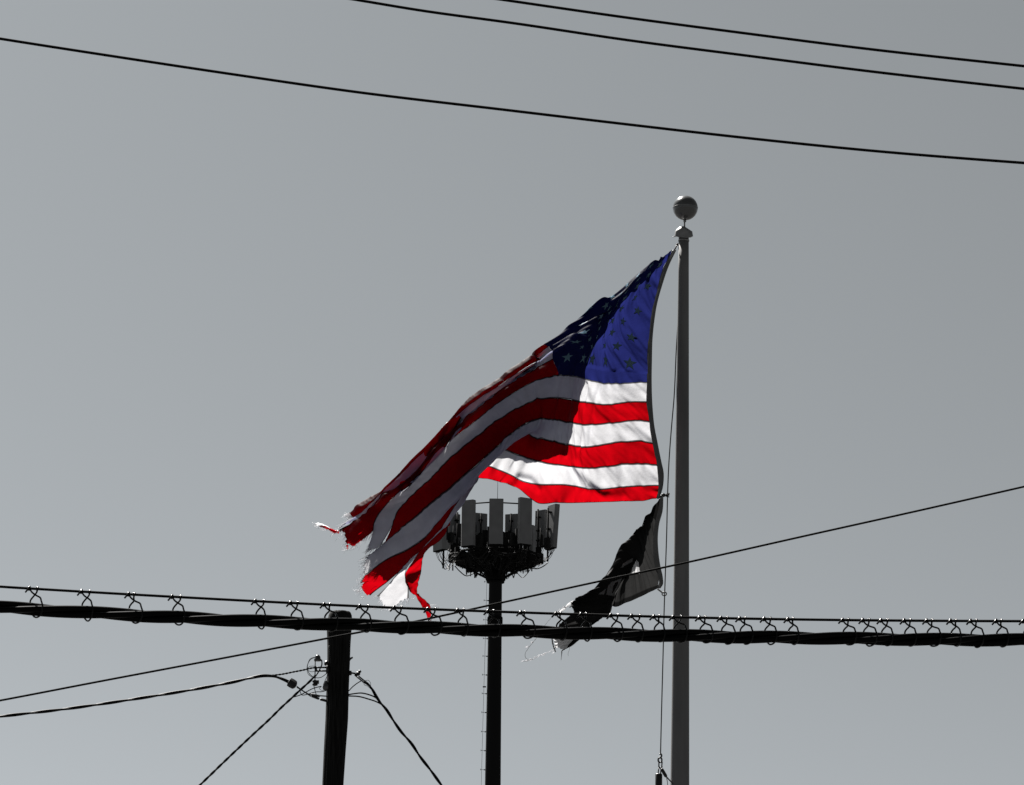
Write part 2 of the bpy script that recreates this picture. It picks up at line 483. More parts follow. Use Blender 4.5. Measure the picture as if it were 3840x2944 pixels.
for i in range(110):
    th = rnd.uniform(0, 2 * math.pi); R = rnd.uniform(35, 175)
    dy = rnd.uniform(-30, 62) if i > 75 else rnd.uniform(-70, 20) if i > 30 else rnd.uniform(10, 78 - R * .1)
    c = tpo(th, R, dy)
    a = rnd.uniform(0, 3)
    sx = np.array([math.cos(a), math.sin(a), 0]); sy = np.array([-math.sin(a), math.cos(a), 0])
    MB().box(c, sx * rnd.uniform(6, 15) * ST, sy * rnd.uniform(5, 9) * ST, np.array([0, 0, rnd.uniform(8, 22)]) * ST, 1.5 * ST).build('equipment_box', M['radio'], tower, False)
for i in range(16):
    th = rnd.uniform(-2, 2); R = rnd.uniform(20, 45)
    p0 = tpo(th, R + 60, 60); p1 = tpo(th, R, 95); p2 = tpo(th, 26, 128)
    MB().tube(spline([p0, p1 + np.array([0, 0, -8 * ST]), p2], 10), 1.8 * ST, 6).build('feeder_cable', M['jumper'], tower)

# ------------------------------------------------------------------ utility pole and its fittings
YP = 39.0
SP = scale_at(YP)
def up_(px, py, d=0.0):
    return at(px, py, YP + d * SP)
upole = empty('utility_pole', 'black wooden utility pole crossed by the thick cable', 'utility pole')
cl = [(1276, 2308), (1275, 2332), (1272, 2362), (1271, 2420), (1270, 2478), (1266, 2588), (1263, 2697), (1255, 2820), (1248, 2944), (1225, 3330)]
hw_ = [43, 46, 46, 43, 42, 41, 41, 40, 39, 42]
pts = [up_(x, y) for x, y in cl]
last = pts[-1]; slope = (pts[-1] - pts[-2]) / abs(pts[-1][2] - pts[-2][2])
pts.append(last + slope * last[2] * 0.98); hw_.append(48)
pts = np.array(pts)
zz = pts[:, 2]
hs = np.concatenate([np.linspace(zz[0], zz[8], 60), np.linspace(zz[8], zz[-1], 20)[1:]])
ctr = np.stack([np.interp(-hs, -zz, pts[:, k]) for k in range(3)], 1)
rad = np.interp(-hs, -zz, np.array(hw_) * SP)
sides = 48
pv, pf = [], []
for i in range(len(hs)):
    for k in range(sides):
        t = 2 * math.pi * k / sides
        rr = rad[i] * (1 + 0.035 * noise2(k * .35, hs[i] * 1.3, 1) + 0.03 * float(noise2(k * 1.3, hs[i] * .4, 2)))
        pv.append(ctr[i] + rr * np.array([math.cos(t), math.sin(t), 0]))
for i in range(len(hs) - 1):
    for k in range(sides):
        k2 = (k + 1) % sides
        pf.append((i * sides + k, (i + 1) * sides + k, (i + 1) * sides + k2, i * sides + k2))
# weathered, rounded top with checks
nb = len(pv)
for q, (f, dz) in enumerate(((.90, .028), (.6, .036), (.3, .034))):
    for k in range(sides):
        t = 2 * math.pi * k / sides
        pv.append(ctr[0] + np.array([math.cos(t), math.sin(t), 0]) * rad[0] * f + np.array([0, 0, dz + .016 * noise2(k * .9, q, 4)]))
pv.append(ctr[0] + np.array([0, 0, .03]))
for k in range(sides):
    k2 = (k + 1) % sides
    pf.append((k, k2, nb + k2, nb + k))
    for q in range(2):
        pf.append((nb + q * sides + k, nb + q * sides + k2, nb + (q + 1) * sides + k2, nb + (q + 1) * sides + k))
    pf.append((nb + 2 * sides + k, nb + 2 * sides + k2, len(pv) - 1))
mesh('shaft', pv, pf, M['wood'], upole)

def px_tube(name, pts, r, mat, parent, Yf, n=24, sides=8, S=SP):
    P = spline(np.array([Yf(*p) for p in pts]), n) if len(pts) > 2 else np.array([Yf(*p) for p in pts])
    return MB().tube(P, r * S, sides).build(name, mat, parent)
# ground wire stapled down the pole
px_tube('ground_wire', [(1233, 2420, -28), (1239, 2470, -30), (1238, 2600, -30), (1232, 2750, -30), (1222, 2960, -30)], 1.2, M['hardware'], upole, up_, 30)
# bracket with insulators on the left
br = MB()
br.tube([up_(1182, 2503, -20), up_(1238, 2503, -20)], 3.2 * SP, 8)
br.tube([up_(1184, 2516, -20), up_(1238, 2516, -20)], 3.4 * SP, 8)
br.tube([up_(1186, 2502, -20), up_(1186, 2518, -20)], 3.6 * SP, 8)
br.box(up_(1228, 2510, -24), np.array([5, 0, 0]) * SP, np.array([0, 10, 0]) * SP, np.array([0, 0, 14]) * SP)
br.build('bracket', M['hardware'], upole)
px_tube('bracket_rod', [(1182, 2474, -20), (1181, 2560, -20)], 2.0, M['hardware'], upole, up_)
ins = MB().lathe(up_(1191, 2480, -20), [(8 * SP, 0), (13.5 * SP, 1 * SP), (13.5 * SP, 9 * SP), (10 * SP, 11 * SP), (11 * SP, 15 * SP), (8.5 * SP, 20 * SP), (4 * SP, 24 * SP), (1 * SP, 25 * SP)], 20)
ins.build('insulator', M['porcelain'], upole)
sp = MB().lathe(up_(1181, 2572, -20), [(5 * SP, 0), (10 * SP, 2 * SP), (10 * SP, 7 * SP), (5.5 * SP, 10 * SP), (9 * SP, 13 * SP), (11 * SP, 17 * SP), (6 * SP, 21 * SP)], 16)
sp.box(up_(1190, 2558, -20), np.array([6, 0, 0]) * SP, np.array([0, 6, 0]) * SP, np.array([0, 0, 6]) * SP)
sp.build('spool_insulator', M['hardware'], upole)
px_tube('bracket_rod', [(1206, 2474, -20), (1207, 2492, -20), (1200, 2508, -20), (1194, 2520, -20), (1182, 2538, -22)], 2.4, M['hardware'], upole, up_)
dm = MB().lathe(up_(1222, 2590, -22), [(4 * SP, 0), (11 * SP, 4 * SP), (13 * SP, 12 * SP), (11 * SP, 20 * SP), (8 * SP, 30 * SP), (4 * SP, 36 * SP), (1 * SP, 38 * SP)], 20)
dm.build('insulator', M['porcelain'], upole)
MB().lathe(up_(1225, 2496, -14), [(6 * SP, 0), (10 * SP, 4 * SP), (9 * SP, 12 * SP), (4 * SP, 18 * SP)], 14).build('bolt_cap', M['hardware'], upole)
for pts_, r_ in (([(1181, 2465, -22), (1166, 2472, -22), (1154, 2492, -24), (1153, 2508, -24), (1160, 2526, -24), (1176, 2539, -24), (1188, 2542, -24), (1204, 2540, -22), (1218, 2531, -20), (1228, 2522, -18)], 1.4),
                 ([(1182, 2464, -18), (1164, 2470, -18), (1155, 2487, -18), (1151, 2506, -18), (1156, 2528, -18), (1172, 2541, -18)], 1.0),
                 ([(1153, 2507, -20), (1162, 2499, -20), (1172, 2498, -20), (1186, 2499, -20)], 1.0),
                 ([(1155, 2514, -20), (1166, 2519, -20), (1172, 2519, -20), (1184, 2516, -20)], 1.0),
                 ([(1229, 2530, -24), (1219, 2552, -24), (1212, 2568, -24)], 1.2),
                 ([(1205, 2574, -24), (1190, 2577, -24), (1171, 2583, -24), (1148, 2595, -24), (1124, 2607, -24), (1101, 2614, -24)], 1.9),
                 ([(1206, 2574, -20), (1198, 2582, -20), (1204, 2588, -20), (1214, 2589, -20)], 1.0),
                 ([(1222, 2590, -22), (1206, 2594, -24), (1183, 2595, -24), (1165, 2600, -24), (1148, 2605, -24), (1132, 2606, -24), (1125, 2592, -24)], 1.7),
                 ([(1177, 2571, -20), (1181, 2588, -20), (1186, 2606, -20)], 1.6),
                 ([(1113, 2574, -20), (1135, 2590, -20), (1160, 2604, -20), (1172, 2608, -20)], 2.4),
                 ([(1113, 2577, -16), (1140, 2594, -16), (1166, 2612, -16)], 2.2),
                 ([(1196, 2609, -20), (1229, 2611, -16)], 2.4),
                 ([(1308, 2591, -10), (1322, 2576, -10), (1337, 2564, -10), (1358, 2551, -10)], 2.0)):
    px_tube('jumper_wire', pts_, r_, M['wire'], upole, up_, 28, 6)
for (a, b, r_) in (((1166, 2604, -20), (1200, 2611, -20), 4.2), ((1168, 2610, -16), (1197, 2621, -16), 4.6), ((1200, 2622, -16), (1231, 2630, -10), 5.0)):
    A, B = up_(*a), up_(*b)
    MB().tube([A, A * .92 + B * .08, A * .5 + B * .5, A * .08 + B * .92, B], [r_ * SP * .6, r_ * SP, r_ * SP, r_ * SP, r_ * SP * .6], 10).build('splice_sleeve', M['hardware'], upole)
# small step spike and dead-end clevis on the right
MB().tube([up_(1306, 2478, -8), up_(1314, 2470, -8), up_(1323, 2465, -8)], [6 * SP, 4 * SP, 3 * SP], 8).build('step_spike', M['hardware'], upole)
cv = MB().tube([up_(1306, 2522, -8), up_(1334, 2526, -8)], 3.2 * SP, 8)
cv.lathe(up_(1313, 2532, -8), [(5 * SP, 0), (6.5 * SP, 5 * SP), (5 * SP, 16 * SP)], 12)
cv.tube([up_(1345, 2536, -14), up_(1369, 2555, -14)], 2.6 * SP, 8)
cv.tube([up_(1338, 2538, -2), up_(1362, 2557, -2)], 2.6 * SP, 8)
cv.tube([up_(1370, 2556, -16), up_(1363, 2558, 0)], 4 * SP, 8)
cv.build('clevis', M['hardware'], upole)
A = up_(1332, 2536, -8); ax_ = up_(1352, 2515, -8) - A; ln = np.linalg.norm(ax_)
MB().lathe(A, [(3 * SP, 0), (6 * SP, 1 * SP), (6 * SP, ln * .2), (4 * SP, ln * .3), (7 * SP, ln * .42), (7 * SP, ln * .58), (4 * SP, ln * .7), (6 * SP, ln * .8), (5 * SP, ln)], 16, ax_).build('spool_insulator', M['hardware'], upole)
cvp = MB().lathe(up_(1343, 2534, -8), [(3 * SP, 0), (7.5 * SP, 3 * SP), (8 * SP, 10 * SP), (4 * SP, 14 * SP)], 12)
cvp.build('insulator_pin', M['hardware'], upole)

# ------------------------------------------------------------------ drop cables (twisted pairs) at the pole
def twisted(name, path_px, Yf, S, r, amp, pitch, n, mat, label, cat, strands=2, group=None):
    P = spline(np.array([Yf(*p) for p in path_px]), n)
    tan = np.gradient(P, axis=0); tan /= np.linalg.norm(tan, axis=1)[:, None]
    e1 = np.cross(tan, [0, 1.0, 0]); e1 /= np.linalg.norm(e1, axis=1)[:, None]
    e2 = np.cross(tan, e1)
    s = np.concatenate([[0], np.cumsum(np.linalg.norm(np.diff(P, axis=0), axis=1))]) / S
    ph = 2 * math.pi * s / pitch + 0.8 * np.array([float(noise2(q / 240.0, 3.3, 5)) for q in s])
    root = empty(name, label, cat, group)
    for k in range(strands):
        a = ph + 2 * math.pi * k / strands
        Q = P + amp * S * (np.cos(a)[:, None] * e1 + np.sin(a)[:, None] * e2)
        MB().tube(Q, r * S, 8).build('strand', mat, root)
    return root
twisted('drop_cable', [(-900, 2800, -300), (-400, 2742, -180), (0, 2687, -90), (250, 2658, -60), (500, 2622, -40), (800, 2572, -30), (882, 2556, -26), (937, 2543, -24), (992, 2534, -22), (1029, 2537, -20), (1060, 2547, -20), (1084, 2558, -20)],
        up_, SP, 4.0, 2.2, 230, 400, M['drop'], 'black drop cable running left from the pole to a round splice box', 'cable')
cs = MB().lathe(up_(1082, 2556, -20), [(8 * SP, 0), (17 * SP, 3 * SP), (18 * SP, 14 * SP), (17 * SP, 26 * SP), (13 * SP, 30 * SP), (6 * SP, 33 * SP)], 7, up_(1112, 2574, -20) - up_(1082, 2556, -20))
tag(flat_edges(cs.build('splice_enclosure', M['hardware'])), 'lumpy black splice box hanging on the left drop cable beside the pole', 'splice box')
twisted('support_strand', [(1010, 2534, -20), (1060, 2528, -20), (1100, 2520, -20), (1145, 2511, -20), (1165, 2506, -20), (1186, 2503, -20)],
        up_, SP, 1.9, 1.6, 26, 160, M['wire'], 'short twisted support wire from the pole bracket to the left drop cable', 'wire')
twisted('drop_cable', [(1182, 2534, -22), (1160, 2557, -22), (1142, 2573, -22), (1102, 2610, -22), (1047, 2661, -24), (1016, 2692, -26), (946, 2757, -30), (859, 2839, -36), (750, 2944, -46), (500, 3180, -70), (200, 3450, -100)],
        up_, SP, 3.3, 1.5, 70, 420, M['wire'], 'twisted black drop cable slanting down to the lower left from the pole', 'cable')
twisted('drop_cable', [(1366, 2556, -10), (1382, 2568, -10), (1395, 2584, -10), (1410, 2610, -10), (1425, 2633, -10), (1448, 2660, -10), (1475, 2702, -8), (1502, 2741, -6), (1544, 2790, -4), (1575, 2837, -2), (1613, 2886, 0), (1655, 2944, 4), (1800, 3150, 14), (2000, 3440, 30)],
        up_, SP, 3.6, 2.0, 150, 420, M['wire'], 'twisted black drop cable slanting down to the lower right from the pole', 'cable')
for pts_ in ([(1306, 2605, -8), (1330, 2601, -8), (1353, 2599, -8), (1383, 2605, -8), (1405, 2614, -8), (1424, 2631, -9), (1446, 2657, -9)],
             [(1306, 2610, -6), (1345, 2612, -6), (1383, 2622, -6), (1410, 2631, -6), (1432, 2643, -7), (1452, 2664, -7)]):
    px_tube('service_lead', pts_, 2.6, M['cable'], upole, up_, 36)
for pts_ in ([(1366, 2554, -12), (1380, 2551, -12), (1389, 2560, -12), (1390, 2570, -12), (1388, 2580, -11), (1394, 2586, -10)], [(1364, 2559, -6), (1366, 2568, -6), (1376, 2572, -6), (1382, 2576, -7), (1390, 2584, -8)]):
    px_tube('tie_wire', pts_, 0.9, M['wire'], upole, up_, 24, 6)

# ------------------------------------------------------------------ flagpole
YF = 34.0
SF = scale_at(YF)
def fl(px, py, d=0.0):
    return at(px, py, YF + d * SF)
fpole = empty('flagpole', 'tall tapered grey metal flagpole with a ball on top', 'flagpole')
tp_, bt_ = fl(2564, 890), fl(2551, 2700)
axis = tp_ - bt_; axis /= axis[2]
zt, zb = tp_[2], bt_[2]
rt, rb = 19.2 * SF, 33.0 * SF
prof = []
for h in np.linspace(0, zt, 40):
    r = rt + (zt - h) / (zt - zb) * (rb - rt)
    prof.append((min(r, 0.095), h))
base_pt = bt_ + axis * (-zb)
MB().lathe(base_pt, prof, 64, axis).build('shaft', M['pole'], fpole)
MB().lathe(base_pt, [(.24, 0), (.24, .03), (.17, .08), (.12, .13), (.10, .2)], 40).build('base_collar', M['cap'], fpole)
# truck: hooded cap
prof2 = [(2530, 886), (2531, 868), (2537, 860), (2550, 850), (2562, 848), (2570, 851), (2584, 860), (2596, 868), (2599, 886), (2593, 890), (2582, 892), (2547, 890)]
cx_, cy_ = 2564, 872
tv, tf = [], []
lev = [(-30, .55), (-26, .86), (-16, 1.0), (16, 1.0), (26, .86), (30, .55)]
for d, f in lev:
    for x, y in prof2:
        yy = cy_ + (y - cy_) * (0.5 + 0.5 * f if y < cy_ else 1.0)
        tv.append(fl(cx_ + (x - cx_) * f, yy, d))
n_ = len(prof2)
for i in range(len(lev) - 1):
    for k in range(n_):
        k2 = (k + 1) % n_
        tf.append((i * n_ + k, i * n_ + k2, (i + 1) * n_ + k2, (i + 1) * n_ + k))
tf.append(tuple(range(n_))); tf.append(tuple((len(lev) - 1) * n_ + k for k in range(n_))[::-1])
flat_edges(mesh('truck', tv, tf, M['cap'], fpole), 50)
MB().lathe(fl(2564, 905), [(21 * SF, 0), (21 * SF, 4 * SF), (20 * SF, 6 * SF)], 40, axis).build('truck_ring', M['cap'], fpole)
MB().tube([fl(2533, 887, -8), fl(2522, 888, -10)], 1.4 * SF, 6).build('pulley_pin', M['cap'], fpole)
MB().tube([fl(2567, 852), fl(2567, 826)], 2.8 * SF, 12).build('finial_stem', M['cap'], fpole)
MB().lathe(fl(2568, 833), [(4.5 * SF, 0), (5.4 * SF, 1 * SF), (5.4 * SF, 8 * SF), (4 * SF, 9 * SF)], 20).build('finial_collar', M['cap'], fpole)
ball = MB()
Rb = 47.3 * SF
pr = []
for i in range(33):
    a = -math.pi / 2 + math.pi * i / 32
    pr.append((max(Rb * math.cos(a), 1e-4), Rb * math.sin(a)))
bo = MB().lathe(fl(2570, 780), pr, 64).build('finial_ball', M['ball'], fpole)
MB().lathe(fl(2570, 780) + np.array([0, 0, 0.3 * SF]), [(Rb * 1.0, -1.2 * SF), (Rb * 1.016, -.8 * SF), (Rb * 1.016, .8 * SF), (Rb * 1.0, 1.2 * SF)], 64).build('seam_ring', M['cap'], bo)

# halyard and its hardware
hal = px_tube('halyard', [(2555, 905, 24), (2546, 1150, 24), (2536, 1311, 14), (2527, 1500, 2), (2520, 1579, -2), (2507, 1761, -2), (2503.5, 1852, -2), (2500, 2000, -2), (2495, 2150, -2), (2490, 2307, -2), (2487.6, 2410, -2), (2480, 2698, -2), (2477, 2828, -2)], 2.2, M['rope'], None, fl, 90, 8, SF)
tag(hal, 'thin dark halyard rope hanging beside the flagpole', 'rope')

def snap(label, pts, r, loop_c, loop_r, mat):
    root = empty('snap_hook', label, 'snap hook')
    P = spline(np.array([fl(*p) for p in pts]), 16)
    MB().tube(P, r * SF, 8).build('hook', mat, root)
    c = np.array([fl(loop_c[0] + loop_r * math.cos(t), loop_c[1] + loop_r * math.sin(t) * .8, loop_c[2] + 2 * math.sin(t)) for t in np.linspace(0, 2 * math.pi, 17)[:-1]])
    MB().tube(c, r * .8 * SF, 6, closed=True).build('eye', mat, root)
    return root
snap('small black clip holding the striped flag to the pole top', [(2526, 942, -2), (2532, 932, -2), (2537, 922, 2), (2543, 915, 8), (2548, 914, 14)], 2.8, (2541, 917, 4), 4, M['hardware'])
sn = snap('dark snap hook and knot between the striped flag and the rope', [(2464, 1864, -2), (2474, 1862, -2), (2484, 1858, -2), (2494, 1858, -2), (2502, 1856, -2)], 3.2, (2488, 1857, -3), 6, M['hardware'])
MB().tube(np.array([fl(2503 + 5.5 * math.cos(t), 1856 + t * 1.1 - 6, 5.5 * math.sin(t) - 2) for t in np.linspace(0, 4 * math.pi, 40)]), 2.2 * SF, 6).build('knot', M['rope'], sn)
MB().tube(np.array([fl(2468 + 5 * math.cos(t), 1865 + 4 * math.sin(t), 4 * math.sin(t * 1.5)) for t in np.linspace(0, 4 * math.pi, 40)]), 2.0 * SF, 6).build('knot', M['rope'], sn)
MB().tube([fl(2503, 1856, -2), fl(2511, 1851, -2)], 2.6 * SF, 6).build('rope_end', M['rope'], sn)
snap('grey plastic clip at the lower corner of the black flag', [(2466, 2209, -3), (2474, 2215, -3), (2482, 2221, -3), (2489, 2224, -3)], 3.0, (2491, 2227, -3), 8.5, M['cap'])

wt = empty('counterweight', 'dark halyard counterweight with shackle and strap beside the flagpole', 'counterweight')
px_tube('hook', [(2473, 2829, -2), (2477, 2827, -2), (2481, 2833, -2), (2477, 2841, -2), (2471, 2843, -2)], 3.2, M['hardware'], wt, fl, 18, 8, SF)
c = np.array([fl(2475 + 7 * math.cos(t), 2850 + 9 * math.sin(t), -2) for t in np.linspace(0, 2 * math.pi, 17)[:-1]])
MB().tube(c, 3.0 * SF, 8, closed=True).build('shackle', M['hardware'], wt)
for dx, dy in ((-6, 0), (6, 0)):
    MB().tube([fl(2477 + dx, 2856, -2), fl(2476 + dx * .9, 2876, -2)], 2.4 * SF, 8).build('chain_link', M['hardware'], wt)
px_tube('chain_link', [(2470, 2874, -2), (2476, 2880, -2), (2484, 2874, -2)], 2.6, M['hardware'], wt, fl, 12, 8, SF)
for dx in (-4, 4):
    MB().tube([fl(2475 + dx, 2878, -2), fl(2472 + dx * 1.2, 2904, -2)], 2.2 * SF, 8).build('chain_link', M['hardware'], wt)
wb = fl(2470, 3010, -2); wh = (fl(2471, 2902, -2) - wb)[2]
MB().lathe(wb, [(11 * SF, 0), (13 * SF, 2 * SF), (13 * SF, wh - 2 * SF), (11.5 * SF, wh)], 24).build('weight', M['hardware'], wt)
A, B = fl(2480, 2882, -6), fl(2499, 2914, -6)
MB().tube([A, A * .85 + B * .15, A * .15 + B * .85, B], [4 * SF, 6.3 * SF, 6.3 * SF, 4 * SF], 10).build('strap_sleeve', M['hardware'], wt)
px_tube('strap', [(2499, 2913, -8), (2513, 2928, -14), (2532, 2946, -26), (2560, 2975, -36)], 2.6, M['hardware'], wt, fl, 14, 6, SF)
px_tube('strap', [(2499, 2914, -6), (2502, 2928, -6), (2504, 2950, -6), (2500, 2990, -6)], 1.4, M['hardware'], wt, fl, 14, 6, SF)

